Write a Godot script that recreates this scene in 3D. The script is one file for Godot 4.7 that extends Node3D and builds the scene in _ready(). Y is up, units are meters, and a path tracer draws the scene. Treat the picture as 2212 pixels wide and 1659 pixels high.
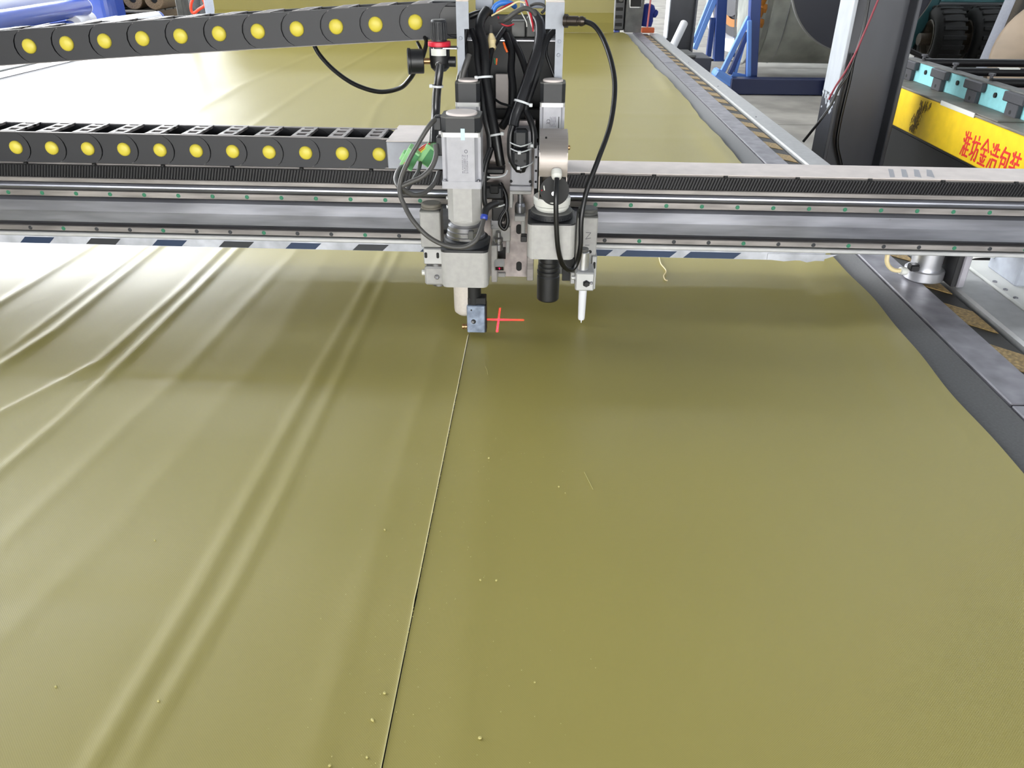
extends Node3D

const T := 0.85          # height of the cutting table top
const EYE := Vector3(0, 1.375, 0)
const F := 1661.0        # focal length in pixels of the 2212 x 1659 frame
var cam_basis := Basis(Vector3(0.9992358, 0.00535, -0.038719), Vector3(-0.0237647, 0.8696228, -0.4931445), Vector3(0.0310326, 0.4936878, 0.8690854))
var M := {}              # materials
var used := {}

# ---------------------------------------------------------------- shapes
class Shape:
	var v := PackedVector3Array()
	var n := PackedVector3Array()
	var uv := PackedVector2Array()
	var off := Vector3.ZERO

	func tri(a: Vector3, b: Vector3, c: Vector3, na: Vector3, nb: Vector3, nc: Vector3) -> void:
		var out := na + nb + nc
		if (b - a).cross(c - a).dot(out) > 0.0:
			v.append_array([a - off, c - off, b - off])
			n.append_array([na, nc, nb])
		else:
			v.append_array([a - off, b - off, c - off])
			n.append_array([na, nb, nc])
		uv.append_array([Vector2.ZERO, Vector2.ZERO, Vector2.ZERO])

	func flat(a: Vector3, b: Vector3, c: Vector3, o: Vector3) -> void:
		tri(a, b, c, o, o, o)

	func quad(a: Vector3, b: Vector3, c: Vector3, d: Vector3, o: Vector3) -> void:
		tri(a, b, c, o, o, o)
		tri(a, c, d, o, o, o)

	func fquad(a: Vector3, b: Vector3, c: Vector3, d: Vector3, away: Vector3) -> void:   # normal found from the corners, turned away from a point
		var o := (c - a).cross(d - b).normalized()
		if o.dot((a + b + c + d) / 4.0 - away) < 0.0:
			o = -o
		quad(a, b, c, d, o)

	# a box with chamfered edges, in a frame
	func obox(f: Transform3D, size: Vector3, bevel := 0.0) -> Shape:
		var h := size / 2.0
		var e := minf(bevel, minf(h.x, minf(h.y, h.z)) * 0.9)
		var ax := [Vector3.RIGHT, Vector3.UP, Vector3.BACK]
		for i in 3:
			var j := (i + 1) % 3
			var k := (i + 2) % 3
			for s in [-1.0, 1.0]:
				var o: Vector3 = ax[i] * s
				var c: Vector3 = ax[i] * s * h[i]
				var pj: Vector3 = ax[j] * (h[j] - e)
				var pk: Vector3 = ax[k] * (h[k] - e)
				quad(f * (c - pj - pk), f * (c + pj - pk), f * (c + pj + pk), f * (c - pj + pk), (f.basis * o).normalized())
		if e > 0.0:
			for i in 3:      # edges along axis i
				var j := (i + 1) % 3
				var k := (i + 2) % 3
				for sj in [-1.0, 1.0]:
					for sk in [-1.0, 1.0]:
						var li: Vector3 = ax[i] * (h[i] - e)
						var p: Vector3 = ax[j] * sj * h[j] + ax[k] * sk * (h[k] - e)
						var q: Vector3 = ax[j] * sj * (h[j] - e) + ax[k] * sk * h[k]
						quad(f * (p - li), f * (p + li), f * (q + li), f * (q - li), (f.basis * (ax[j] * sj + ax[k] * sk)).normalized())
			for sx in [-1.0, 1.0]:
				for sy in [-1.0, 1.0]:
					for sz in [-1.0, 1.0]:
						var a := Vector3(sx * h.x, sy * (h.y - e), sz * (h.z - e))
						var b := Vector3(sx * (h.x - e), sy * h.y, sz * (h.z - e))
						var c := Vector3(sx * (h.x - e), sy * (h.y - e), sz * h.z)
						flat(f * a, f * b, f * c, (f.basis * Vector3(sx, sy, sz)).normalized())
		return self

	func box(lo: Vector3, hi: Vector3, bevel := 0.0) -> Shape:
		return obox(Transform3D(Basis(), (lo + hi) / 2.0), (hi - lo).abs(), bevel)

	static func frame(d: Vector3) -> Basis:      # y along d
		var y := d.normalized()
		var x := y.cross(Vector3.BACK if absf(y.z) < 0.9 else Vector3.RIGHT).normalized()
		return Basis(x, y, x.cross(y))

	# profile of (radius, height) pairs turned round the axis from `at` along `dir`
	func lathe(at: Vector3, dir: Vector3, prof: Array, seg := 24, smooth := false) -> Shape:
		var b := frame(dir)
		for i in prof.size() - 1:
			var p: Vector2 = prof[i]
			var q: Vector2 = prof[i + 1]
			if p.is_equal_approx(q):
				continue
			var t := q - p
			var np := Vector2(t.y, -t.x).normalized()
			var na := np
			var nb := np
			if smooth:
				if i > 0 and (p - prof[i - 1]).normalized().dot(t.normalized()) > 0.4:
					var tp: Vector2 = p - prof[i - 1]
					na = (np + Vector2(tp.y, -tp.x).normalized()).normalized()
				if i + 2 < prof.size() and (prof[i + 2] - q).normalized().dot(t.normalized()) > 0.4:
					var tn: Vector2 = prof[i + 2] - q
					nb = (np + Vector2(tn.y, -tn.x).normalized()).normalized()
			for s in seg:
				var a0 := TAU * s / seg
				var a1 := TAU * (s + 1) / seg
				var d0 := b.x * cos(a0) + b.z * sin(a0)
				var d1 := b.x * cos(a1) + b.z * sin(a1)
				var P0 := at + d0 * p.x + b.y * p.y
				var P1 := at + d1 * p.x + b.y * p.y
				var Q0 := at + d0 * q.x + b.y * q.y
				var Q1 := at + d1 * q.x + b.y * q.y
				if q.x > 1e-6:
					tri(P0, Q0, Q1, d0 * na.x + b.y * na.y, d0 * nb.x + b.y * nb.y, d1 * nb.x + b.y * nb.y)
				if p.x > 1e-6:
					tri(P0, Q1, P1, d0 * na.x + b.y * na.y, d1 * nb.x + b.y * nb.y, d1 * na.x + b.y * na.y)
		return self

	func cyl(a: Vector3, b: Vector3, ra: float, rb := -1.0, seg := 20, bevel := 0.0) -> Shape:
		var r2 := ra if rb < 0.0 else rb
		var l := (b - a).length()
		var prof := [Vector2(0, 0), Vector2(ra, 0), Vector2(r2, l), Vector2(0, l)]
		if bevel > 0.0:
			prof = [Vector2(0, 0), Vector2(ra - bevel, 0), Vector2(ra, bevel), Vector2(r2, l - bevel), Vector2(r2 - bevel, l), Vector2(0, l)]
		return lathe(a, b - a, prof, seg)

	# a round tube along a smooth path
	func tube(pts: Array, r: float, seg := 8, steps := 6) -> Shape:
		var c: Array[Vector3] = []
		for i in pts.size() - 1:
			var p0: Vector3 = pts[maxi(i - 1, 0)]
			var p1: Vector3 = pts[i]
			var p2: Vector3 = pts[i + 1]
			var p3: Vector3 = pts[mini(i + 2, pts.size() - 1)]
			for k in steps:
				c.append(p1.cubic_interpolate(p2, p0, p3, float(k) / steps))
		c.append(pts[-1])
		var tang: Array[Vector3] = []
		for i in c.size():
			tang.append((c[mini(i + 1, c.size() - 1)] - c[maxi(i - 1, 0)]).normalized())
		var u := frame(tang[0]).x
		var prev: Array[Vector3] = []
		var pn: Array[Vector3] = []
		for i in c.size():
			u = (u - tang[i] * u.dot(tang[i])).normalized()
			var w := tang[i].cross(u)
			var ring: Array[Vector3] = []
			var rn: Array[Vector3] = []
			for s in seg:
				var d := u * cos(TAU * s / seg) + w * sin(TAU * s / seg)
				ring.append(c[i] + d * r)
				rn.append(d)
			if i > 0:
				for s in seg:
					var z := (s + 1) % seg
					tri(prev[s], ring[s], ring[z], pn[s], rn[s], rn[z])
					tri(prev[s], ring[z], prev[z], pn[s], rn[z], pn[z])
			if i == 0 or i == c.size() - 1:
				for s in seg:
					flat(c[i], ring[s], ring[(s + 1) % seg], tang[i] * (-1.0 if i == 0 else 1.0))
			prev = ring
			pn = rn
		return self

	# a flat outline in the frame's xy, `depth` thick along the frame's -z .. 0
	func prism(poly: PackedVector2Array, f: Transform3D, depth: float) -> Shape:
		var idx := Geometry2D.triangulate_polygon(poly)
		var o := f.basis.z.normalized()
		for i in range(0, idx.size(), 3):
			var a := poly[idx[i]]
			var b := poly[idx[i + 1]]
			var c := poly[idx[i + 2]]
			flat(f * Vector3(a.x, a.y, 0), f * Vector3(b.x, b.y, 0), f * Vector3(c.x, c.y, 0), o)
			flat(f * Vector3(a.x, a.y, -depth), f * Vector3(b.x, b.y, -depth), f * Vector3(c.x, c.y, -depth), -o)
		var cw := Geometry2D.is_polygon_clockwise(poly)
		for i in poly.size():
			var a := poly[i]
			var b := poly[(i + 1) % poly.size()]
			var e := (b - a).normalized()
			var side := Vector2(e.y, -e.x) * (-1.0 if cw else 1.0)
			quad(f * Vector3(a.x, a.y, 0), f * Vector3(b.x, b.y, 0), f * Vector3(b.x, b.y, -depth), f * Vector3(a.x, a.y, -depth), (f.basis * Vector3(side.x, side.y, 0)).normalized())
		return self

	func mesh() -> ArrayMesh:
		var a := []
		a.resize(Mesh.ARRAY_MAX)
		a[Mesh.ARRAY_VERTEX] = v
		a[Mesh.ARRAY_NORMAL] = n
		a[Mesh.ARRAY_TEX_UV] = uv
		var m := ArrayMesh.new()
		m.add_surface_from_arrays(Mesh.PRIMITIVE_TRIANGLES, a)
		return m

# ---------------------------------------------------------------- helpers
func V(x: float, y: float, z: float) -> Vector3:      # a point given by its height over the table top
	return Vector3(x, T + y, z)

func ray(px: float, py: float) -> Vector3:
	return cam_basis * Vector3((px - 1106.0) / F, -(py - 829.5) / F, -1.0)

func at(px: float, py: float, z: float) -> Vector3:   # the point of the upright plane z seen there
	var d := ray(px, py)
	return EYE + d * ((z - EYE.z) / d.z)

func on(px: float, py: float, y: float) -> Vector3:   # the point of the level plane y seen there
	var d := ray(px, py)
	return EYE + d * ((y - EYE.y) / d.y)

func numbered(called: String) -> String:
	used[called] = used.get(called, -1) + 1
	return called if used[called] == 0 else "%s_%03d" % [called, used[called]]

func thing(called: String, label: String, category: String, at_: Vector3, group := "") -> Node3D:
	var o := Node3D.new()
	o.name = numbered(called)
	o.position = at_
	add_child(o)
	tag(o, label, category, group)
	return o

func tag(o: Node, label: String, category: String, group := "") -> void:
	o.set_meta("label", label)
	o.set_meta("category", category)
	if group != "":
		o.set_meta("group", group)

func sh(o: Node3D = null) -> Shape:          # a shape written in world coordinates for a part of o
	var s := Shape.new()
	if o:
		s.off = o.position
	return s

func put(parent: Node, called: String, s, m: Material) -> MeshInstance3D:
	var o := MeshInstance3D.new()
	o.name = called
	o.mesh = s.mesh() if s is Shape else s
	o.material_override = m
	o.cast_shadow = GeometryInstance3D.SHADOW_CASTING_SETTING_ON
	parent.add_child(o, true)
	return o

func structure(called: String, s: Shape, m: Material) -> MeshInstance3D:
	var o := put(self, called, s, m)
	o.set_meta("kind", "structure")
	return o

func noise_tex(seed_: int, freq: float, lo: float, hi: float, size := 256, octaves := 4, bump := false) -> NoiseTexture2D:
	var fn := FastNoiseLite.new()
	fn.seed = seed_
	fn.frequency = freq
	fn.fractal_octaves = octaves
	var t := NoiseTexture2D.new()
	t.width = size
	t.height = size
	t.seamless = true
	t.noise = fn
	t.as_normal_map = bump
	if not bump:
		var g := Gradient.new()
		g.set_color(0, Color(lo, lo, lo))
		g.set_color(1, Color(hi, hi, hi))
		t.color_ramp = g
	return t

func mat(called: String, c: Color, rough := 0.5, metal := 0.0, tex: Texture2D = null, scale := Vector3.ONE, rtex: Texture2D = null) -> StandardMaterial3D:
	var m := StandardMaterial3D.new()
	m.resource_name = called
	m.albedo_color = c
	m.roughness = rough
	m.metallic = metal
	if tex:
		m.albedo_texture = tex
	if rtex:
		m.roughness_texture = rtex
	if tex or rtex:
		m.uv1_triplanar = true
		m.uv1_world_triplanar = true
		m.uv1_scale = scale
	M[called] = m
	return m

func screw(parent: Node, at_: Vector3, dir: Vector3, r: float, m: Material, called := "screw") -> void:
	var s := Shape.new()
	s.off = (parent as Node3D).position
	s.lathe(at_, dir, [Vector2(r, -0.001), Vector2(r, r * 0.7), Vector2(r * 0.8, r * 0.9), Vector2(r * 0.5, r * 0.9), Vector2(r * 0.45, r * 0.4), Vector2(0, r * 0.4)], 10)
	put(parent, called, s, m)

func cable(called: String, label: String, pts: Array, r: float, m: Material, category := "cable", group := "") -> Node3D:
	var o := thing(called, label, category, pts[-1], group)
	put(o, "sheath", sh(o).tube(pts, r), m)
	return o

func tie(parent: Node3D, at_: Vector3, dir: Vector3, r: float, head: Vector3, m: Material) -> void:   # a cable tie round a bundle
	var s := sh(parent)
	s.lathe(at_ - dir.normalized() * 0.0015, dir, [Vector2(r, 0), Vector2(r + 0.0012, 0), Vector2(r + 0.0012, 0.003), Vector2(r, 0.003), Vector2(r, 0)], 14)
	var hp := at_ + (head - dir * head.dot(dir.normalized())).normalized() * (r + 0.002)
	s.box(hp - Vector3.ONE * 0.0026, hp + Vector3.ONE * 0.0026, 0.0008)
	put(parent, "cable_tie", s, m)

func round_rect(w: float, h: float, r: float, seg := 5) -> PackedVector2Array:
	var p := PackedVector2Array()
	for q in 4:
		var c: Vector2 = Vector2(w / 2 - r, h / 2 - r) * [Vector2(1, 1), Vector2(-1, 1), Vector2(-1, -1), Vector2(1, -1)][q]
		for i in seg + 1:
			var a := PI / 2 * (q + float(i) / seg)
			p.append(c + Vector2(cos(a), sin(a)) * r)
	return p

const UPRIGHT := Basis(Vector3(1, 0, 0), Vector3(0, 0, -1), Vector3(0, 1, 0))     # a prism standing on its outline: x stays, outline y runs to -z, thickness downwards
const SIDEWAYS := Basis(Vector3(0, 0, -1), Vector3(0, 1, 0), Vector3(1, 0, 0))    # outline x runs to -z, y up, thickness to -x

func standing(s: Shape, poly: PackedVector2Array, cx: float, cz: float, y0: float, y1: float) -> Shape:
	return s.prism(poly, Transform3D(UPRIGHT, Vector3(cx, y1, cz)), y1 - y0)

# ---------------------------------------------------------------- scene
func _ready() -> void:
	var cam := Camera3D.new()
	cam.name = "camera"
	cam.transform = Transform3D(cam_basis.orthonormalized(), EYE)
	cam.fov = rad_to_deg(2.0 * atan(829.5 / F))
	cam.near = 0.05
	cam.far = 200.0
	cam.current = true
	add_child(cam)

	var sky_m := ProceduralSkyMaterial.new()
	sky_m.sky_top_color = Color(0.66, 0.675, 0.69)
	sky_m.sky_horizon_color = Color(1.0, 1.0, 0.99)
	sky_m.ground_horizon_color = Color(0.62, 0.61, 0.59)
	sky_m.ground_bottom_color = Color(0.45, 0.44, 0.42)
	sky_m.energy_multiplier = 16.0
	sky_m.sky_curve = 0.11
	var sky := Sky.new()
	sky.sky_material = sky_m
	var env := Environment.new()
	env.background_mode = Environment.BG_SKY
	env.sky = sky
	env.tonemap_mode = Environment.TONE_MAPPER_LINEAR
	env.tonemap_exposure = 1.47
	env.sdfgi_enabled = true
	env.ssao_enabled = true
	env.ssil_enabled = true
	var we := WorldEnvironment.new()
	we.name = "environment"
	we.environment = env
	add_child(we)

	materials()
	hall()
	cutting_table()
	fabric()
	gantry()
	chains()
	carriage()
	left_head()
	right_head()
	head_cables()
	right_side()
	far_right()
	far_left()
	litter()

# ---------------------------------------------------------------- materials
func materials() -> void:
	var fine := noise_tex(3, 0.03, 0.93, 1.0)
	var soft := noise_tex(5, 0.012, 0.72, 1.0)
	var spots := noise_tex(9, 0.05, 0.55, 1.0, 256, 5)
	var rvar := noise_tex(12, 0.02, 0.75, 1.0)
	mat("white_paint", Color(0.655, 0.65, 0.64), 0.42, 0.0, fine, Vector3(9, 9, 9))
	mat("motor_white", Color(0.665, 0.665, 0.69), 0.38, 0.0, fine, Vector3(7, 7, 7))
	mat("frame_grey", Color(0.60, 0.62, 0.66), 0.45, 0.0, fine, Vector3(6, 6, 6))
	mat("duct_grey", Color(0.62, 0.63, 0.67), 0.45, 0.0, fine, Vector3(4, 4, 4))
	mat("black_plastic", Color(0.085, 0.085, 0.095), 0.42)
	mat("motor_black", Color(0.125, 0.13, 0.145), 0.5, 0.0, fine, Vector3(12, 12, 12))
	mat("black_deep", Color(0.035, 0.035, 0.04), 0.65)
	mat("cable_black", Color(0.06, 0.06, 0.068), 0.38)
	mat("cable_grey", Color(0.27, 0.265, 0.26), 0.5)
	mat("sleeve", Color(0.13, 0.13, 0.14), 0.25)
	mat("chain_black", Color(0.095, 0.098, 0.125), 0.5, 0.0, fine, Vector3(5, 5, 5))
	mat("chain_bar", Color(0.60, 0.575, 0.57), 0.45, 0.0, soft, Vector3(6, 6, 6))
	mat("cap_yellow", Color(0.80, 0.74, 0.26), 0.45)
	mat("steel", Color(0.62, 0.62, 0.64), 0.34, 0.9, fine, Vector3(2, 14, 14), rvar)
	mat("steel_brushed", Color(0.66, 0.63, 0.61), 0.50, 0.7, fine, Vector3(1.5, 26, 26))
	mat("beam_steel", Color(0.58, 0.585, 0.62), 0.36, 0.75, soft, Vector3(1.2, 9, 9), rvar)
	mat("rail_steel", Color(0.60, 0.58, 0.57), 0.42, 0.55, soft, Vector3(2, 18, 18))
	mat("rack_tooth", Color(0.19, 0.19, 0.20), 0.4, 0.4, fine, Vector3(14, 14, 14))
	mat("cover_white", Color(0.90, 0.90, 0.88), 0.4)
	mat("rack_black", Color(0.05, 0.05, 0.06), 0.45, 0.3, spots, Vector3(14, 14, 14))
	mat("plate_grey", Color(0.76, 0.72, 0.71), 0.45, 0.3, soft, Vector3(9, 9, 9))
	mat("cover_beige", Color(0.87, 0.83, 0.81), 0.5, 0.0, fine, Vector3(3, 3, 3))
	mat("plug_green", Color(0.10, 0.42, 0.30), 0.5)
	mat("tape_white", Color(0.78, 0.79, 0.82), 0.5, 0.0, soft, Vector3(5, 5, 5))
	mat("tape_blue", Color(0.08, 0.17, 0.29), 0.4)
	mat("tape_black", Color(0.13, 0.14, 0.16), 0.4)
	mat("tape_yellow", Color(0.84, 0.70, 0.44), 0.5, 0.0, spots, Vector3(9, 9, 9))
	mat("tape_dark", Color(0.17, 0.16, 0.15), 0.5)
	mat("aluminium", Color(0.74, 0.74, 0.74), 0.45, 0.45, fine, Vector3(4, 4, 4))
	mat("aluminium_bright", Color(0.86, 0.86, 0.88), 0.28, 0.85)
	mat("profile_grey", Color(0.64, 0.63, 0.66), 0.42, 0.25, soft, Vector3(4, 4, 4))
	mat("brass", Color(0.72, 0.56, 0.40), 0.3, 0.9)
	mat("block_blue", Color(0.62, 0.67, 0.76), 0.38, 0.5, soft, Vector3(20, 20, 20))
	mat("shoe_white", Color(0.76, 0.73, 0.70), 0.5, 0.0, fine, Vector3(20, 20, 20))
	mat("pen_white", Color(0.84, 0.84, 0.86), 0.35)
	mat("tie_white", Color(0.80, 0.81, 0.82), 0.35)
	mat("red_ring", Color(0.78, 0.10, 0.20), 0.4)
	mat("green_plug", Color(0.58, 0.80, 0.57), 0.45)
	mat("wire_red", Color(0.66, 0.10, 0.16), 0.4)
	mat("wire_dark_red", Color(0.50, 0.10, 0.18), 0.45)
	mat("wire_blue", Color(0.20, 0.45, 0.78), 0.4)
	mat("wire_cream", Color(0.85, 0.78, 0.60), 0.45)
	mat("wire_orange", Color(0.82, 0.36, 0.12), 0.45)
	mat("wire_white", Color(0.82, 0.82, 0.80), 0.4)
	mat("gland_blue", Color(0.15, 0.24, 0.60), 0.4)
	mat("print_grey", Color(0.38, 0.38, 0.41), 0.6)
	mat("print_dark", Color(0.12, 0.12, 0.14), 0.6)
	mat("concrete", Color(0.66, 0.64, 0.605), 0.62, 0.0, noise_tex(21, 0.01, 0.74, 1.0, 512, 5), Vector3(0.35, 0.35, 0.35))
	mat("wall_paint", Color(0.62, 0.64, 0.66), 0.8)
	mat("wall_white", Color(0.90, 0.90, 0.90), 0.8)
	mat("roof_sheet", Color(0.62, 0.64, 0.67), 0.7)
	mat("pillar_steel", Color(0.27, 0.275, 0.30), 0.4, 0.2, fine, Vector3(1.2, 0.5, 1.2))
	mat("pillar_bare", Color(0.72, 0.74, 0.77), 0.5, 0.1, fine, Vector3(2, 1, 2))
	mat("yellow_paint", Color(0.93, 0.78, 0.10), 0.42, 0.0, fine, Vector3(2, 2, 2))
	mat("dirt", Color(0.42, 0.33, 0.08), 0.7)
	mat("red_print", Color(0.82, 0.13, 0.13), 0.5)
	mat("turquoise", Color(0.55, 0.80, 0.82), 0.42, 0.0, fine, Vector3(4, 4, 4))
	mat("turquoise_dark", Color(0.16, 0.33, 0.35), 0.45)
	mat("block_grey", Color(0.25, 0.25, 0.27), 0.5, 0.1, fine, Vector3(12, 12, 12))
	mat("shelf_grey", Color(0.50, 0.48, 0.44), 0.55, 0.0, soft, Vector3(2, 2, 2))
	mat("bar_black", Color(0.11, 0.11, 0.12), 0.4, 0.2)
	mat("red_brown", Color(0.33, 0.13, 0.12), 0.5)
	mat("rubber", Color(0.085, 0.08, 0.08), 0.75, 0.0, spots, Vector3(3, 3, 3))
	mat("rim_rust", Color(0.36, 0.31, 0.25), 0.6, 0.0, spots, Vector3(5, 5, 5))
	mat("tan_paper", Color(0.60, 0.53, 0.45), 0.6, 0.0, soft, Vector3(0.8, 0.8, 0.8))
	mat("blue_paint", Color(0.10, 0.22, 0.48), 0.4)
	mat("blue_light", Color(0.38, 0.55, 0.84), 0.4)
	mat("navy", Color(0.045, 0.06, 0.13), 0.4)
	mat("drum_grey", Color(0.72, 0.73, 0.69), 0.35, 0.2, soft, Vector3(1, 1, 1))
	mat("amber", Color(0.62, 0.38, 0.05), 0.4)
	mat("roll_blue", Color(0.14, 0.28, 0.64), 0.24)
	M.roll_blue.metallic_specular = 0.7
	mat("roll_white", Color(0.85, 0.85, 0.86), 0.4)
	mat("card", Color(0.63, 0.53, 0.40), 0.7, 0.0, spots, Vector3(3, 3, 3))
	mat("sack", Color(0.50, 0.50, 0.50), 0.7, 0.0, spots, Vector3(3, 3, 3))
	mat("orange", Color(0.90, 0.25, 0.10), 0.45)
	mat("brush_orange", Color(0.75, 0.35, 0.18), 0.7)
	mat("stick_pink", Color(0.75, 0.40, 0.40), 0.5)
	mat("cloth_blue", Color(0.07, 0.15, 0.48), 0.7)
	mat("machine_grey", Color(0.40, 0.40, 0.39), 0.55, 0.0, soft, Vector3(3, 3, 3))
	mat("tray_brown", Color(0.42, 0.35, 0.25), 0.55, 0.0, soft, Vector3(3, 3, 3))
	mat("floor_joint", Color(0.22, 0.215, 0.21), 0.9)
	mat("felt", Color(0.215, 0.215, 0.23), 0.8, 0.0, noise_tex(33, 0.06, 0.6, 1.0, 512, 5), Vector3(6, 6, 6))
	M.felt.rim_enabled = true
	M.felt.rim = 1.0
	M.felt.rim_tint = 0.2
	# the coated sheet: a woven relief 2 mm apart under a soft gloss
	var w := Image.create(128, 128, false, Image.FORMAT_RGB8)
	for y in 128:
		for x in 128:
			var a := sin(TAU * x / 16.0) * sin(TAU * y / 16.0)
			var b := 0.5 + 0.5 * a
			w.set_pixel(x, y, Color(b, b, b))
	w.bump_map_to_normal_map(3.0)
	var wt := ImageTexture.create_from_image(w)
	var fm := mat("sheet_olive", Color(0.62, 0.576, 0.312), 0.37, 0.0, noise_tex(41, 0.006, 0.955, 1.0, 512, 4), Vector3(1, 1, 1))
	fm.uv1_scale = Vector3(62, 62, 62)
	fm.albedo_texture = null
	fm.normal_enabled = true
	fm.normal_texture = wt
	fm.normal_scale = 0.21
	fm.metallic_specular = 0.42
	mat("crumb_olive", Color(0.74, 0.70, 0.44), 0.6)

# ---------------------------------------------------------------- the hall
func hall() -> void:
	var fl := Node3D.new()
	fl.name = "floor"
	fl.set_meta("kind", "structure")
	add_child(fl)
	put(fl, "floor_base", Shape.new().box(Vector3(-14, -0.3, -34), Vector3(9, -0.012, 8)), M.floor_joint)
	var sw := 23.0 / 6.0
	var sd := 42.0 / 11.0
	for i in 6:
		for k in 11:
			put(fl, "slab", Shape.new().box(Vector3(-14 + i * sw + 0.006, -0.1, -34 + k * sd + 0.006), Vector3(-14 + (i + 1) * sw - 0.006, 0, -34 + (k + 1) * sd - 0.006), 0.006), M.concrete)
	var H := 11.0
	# left side: a low wall, open above for daylight, and closed again near the front
	var s := Shape.new()
	s.box(Vector3(-14.3, 0, -34), Vector3(-14, 1.1, 8))
	s.box(Vector3(-14.3, 10.4, -34), Vector3(-14, H, 8))
	s.box(Vector3(-14.3, 1.1, -2.0), Vector3(-14, 10.4, 8))
	structure("wall_left", s, M.wall_paint)
	structure("wall_right", Shape.new().box(Vector3(9, 0, -34), Vector3(9.3, H, 8)), M.wall_paint)
	structure("wall_back", Shape.new().box(Vector3(-14.3, 0, -34.3), Vector3(9.3, H, -34)), M.wall_white)
	s = Shape.new()       # front, behind the photographer: a wide open gate
	s.box(Vector3(-14.3, 0, 8), Vector3(-6, H, 8.3))
	s.box(Vector3(5, 0, 8), Vector3(9.3, H, 8.3))
	s.box(Vector3(-6, 2.9, 8), Vector3(5, H, 8.3))
	structure("wall_front", s, M.wall_paint)
	s = Shape.new()       # roof sheets between open roof lights on the left slope
	var z0 := -34.3
	for strip in LIGHTS:
		var zz: float = strip[0]
		s.box(Vector3(-14.3, H, z0), Vector3(9.3, H + 0.2, zz))
		for k in range(1, strip.size(), 2):
			s.box(Vector3(strip[k], H, zz), Vector3(strip[k + 1], H + 0.2, zz + 2.6))
		z0 = zz + 2.6
	s.box(Vector3(-14.3, H, z0), Vector3(9.3, H + 0.2, 8.3))
	structure("ceiling", s, M.roof_sheet)

const LIGHTS := [[-26.0, -14.3, -13.0, 8.0, 9.3], [-20.0, -14.3, -13.0, -4.0, 9.3], [-12.0, -14.3, -13.0, -4.0, 4.5, 8.5, 9.3]]      # where each strip begins, and the roofed stretches across it

# ---------------------------------------------------------------- cutting table
func cutting_table() -> void:
	var t := thing("cutting_table", "long flat cutting machine table with grey felt bed and metal edge rails", "table", Vector3(-0.9, 0, -2.6))
	put(t, "bed", sh(t).box(Vector3(-2.56, 0.70, -6.05), Vector3(0.69, T - 0.005, 0.35), 0.004), M.profile_grey)
	# felt belt, mottled
	put(t, "felt_belt", sh(t).box(Vector3(-2.44, T - 0.005, -6.02), Vector3(0.629, T - 0.0012, 0.34), 0.001), M.felt)
	# flat edge strips in lengths that butt together
	var zs := [-6.05, -4.4, -2.66, -0.9, 0.35]
	for i in 4:
		put(t, "edge_strip", sh(t).box(Vector3(0.632, T - 0.012, zs[i] + 0.001), Vector3(0.694, T + 0.001 - 0.001 * (i % 2), zs[i + 1] - 0.001), 0.0015), M.profile_grey)
		put(t, "edge_strip", sh(t).box(Vector3(-2.56, T - 0.012, zs[i] + 0.001), Vector3(-2.443, T + 0.001, zs[i + 1] - 0.001), 0.0015), M.profile_grey)
	# the sunken tray between strip and rail with its worn hazard tape
	put(t, "tray", sh(t).box(Vector3(0.694, 0.70, -6.05), Vector3(0.737, T - 0.007, 0.35)), M.tape_dark)
	var n := 0
	var z := -5.9
	while z < 0.2:
		var q := sh(t)
		q.prism(PackedVector2Array([Vector2(0.6965, -z), Vector2(0.735, -z - 0.04), Vector2(0.735, -z - 0.125), Vector2(0.6965, -z - 0.085)]), Transform3D(UPRIGHT, Vector3(0, T - 0.0055, 0)), 0.0012)
		put(t, "tape_stripe", q, M.tape_yellow)
		z += 0.16
		n += 1
	put(t, "rail_cover", sh(t).box(Vector3(0.746, T - 0.10, -6.0), Vector3(0.813, T + 0.001, 0.35), 0.004), M.aluminium)
	put(t, "rail_cover", sh(t).box(Vector3(-2.70, T - 0.10, -6.0), Vector3(-2.60, T + 0.001, 0.35), 0.004), M.aluminium)
	put(t, "apron", sh(t).box(Vector3(0.69, 0.42, -6.0), Vector3(0.80, 0.70, 0.35), 0.004), M.machine_grey)
	put(t, "apron", sh(t).box(Vector3(-2.68, 0.42, -6.0), Vector3(-2.56, 0.70, 0.35), 0.004), M.machine_grey)
	for x in [-2.5, 0.6]:
		for zz in [-5.8, -3.2, -0.5]:
			put(t, "leg", sh(t).box(Vector3(x - 0.05, 0, zz - 0.05), Vector3(x + 0.05, 0.72, zz + 0.05), 0.004), M.machine_grey)
	# small bolts along the rail
	for zz in [-4.4, -3.6, -2.9, -1.0, -0.92]:
		screw(t, Vector3(0.765, T + 0.001, zz), Vector3.UP, 0.003, M.steel)

# ---------------------------------------------------------------- the olive sheet
var folds := []
var ripple := FastNoiseLite.new()

func fold(pts: Array, amp: float, width: float) -> void:
	folds.append([pts, amp, width])

func right_edge(z: float) -> float:
	return 0.567 + 0.006 * sin(z * 3.1) + 0.003 * sin(z * 9.7 + 1.0) + 0.0015 * sin(z * 29.0)

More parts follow.
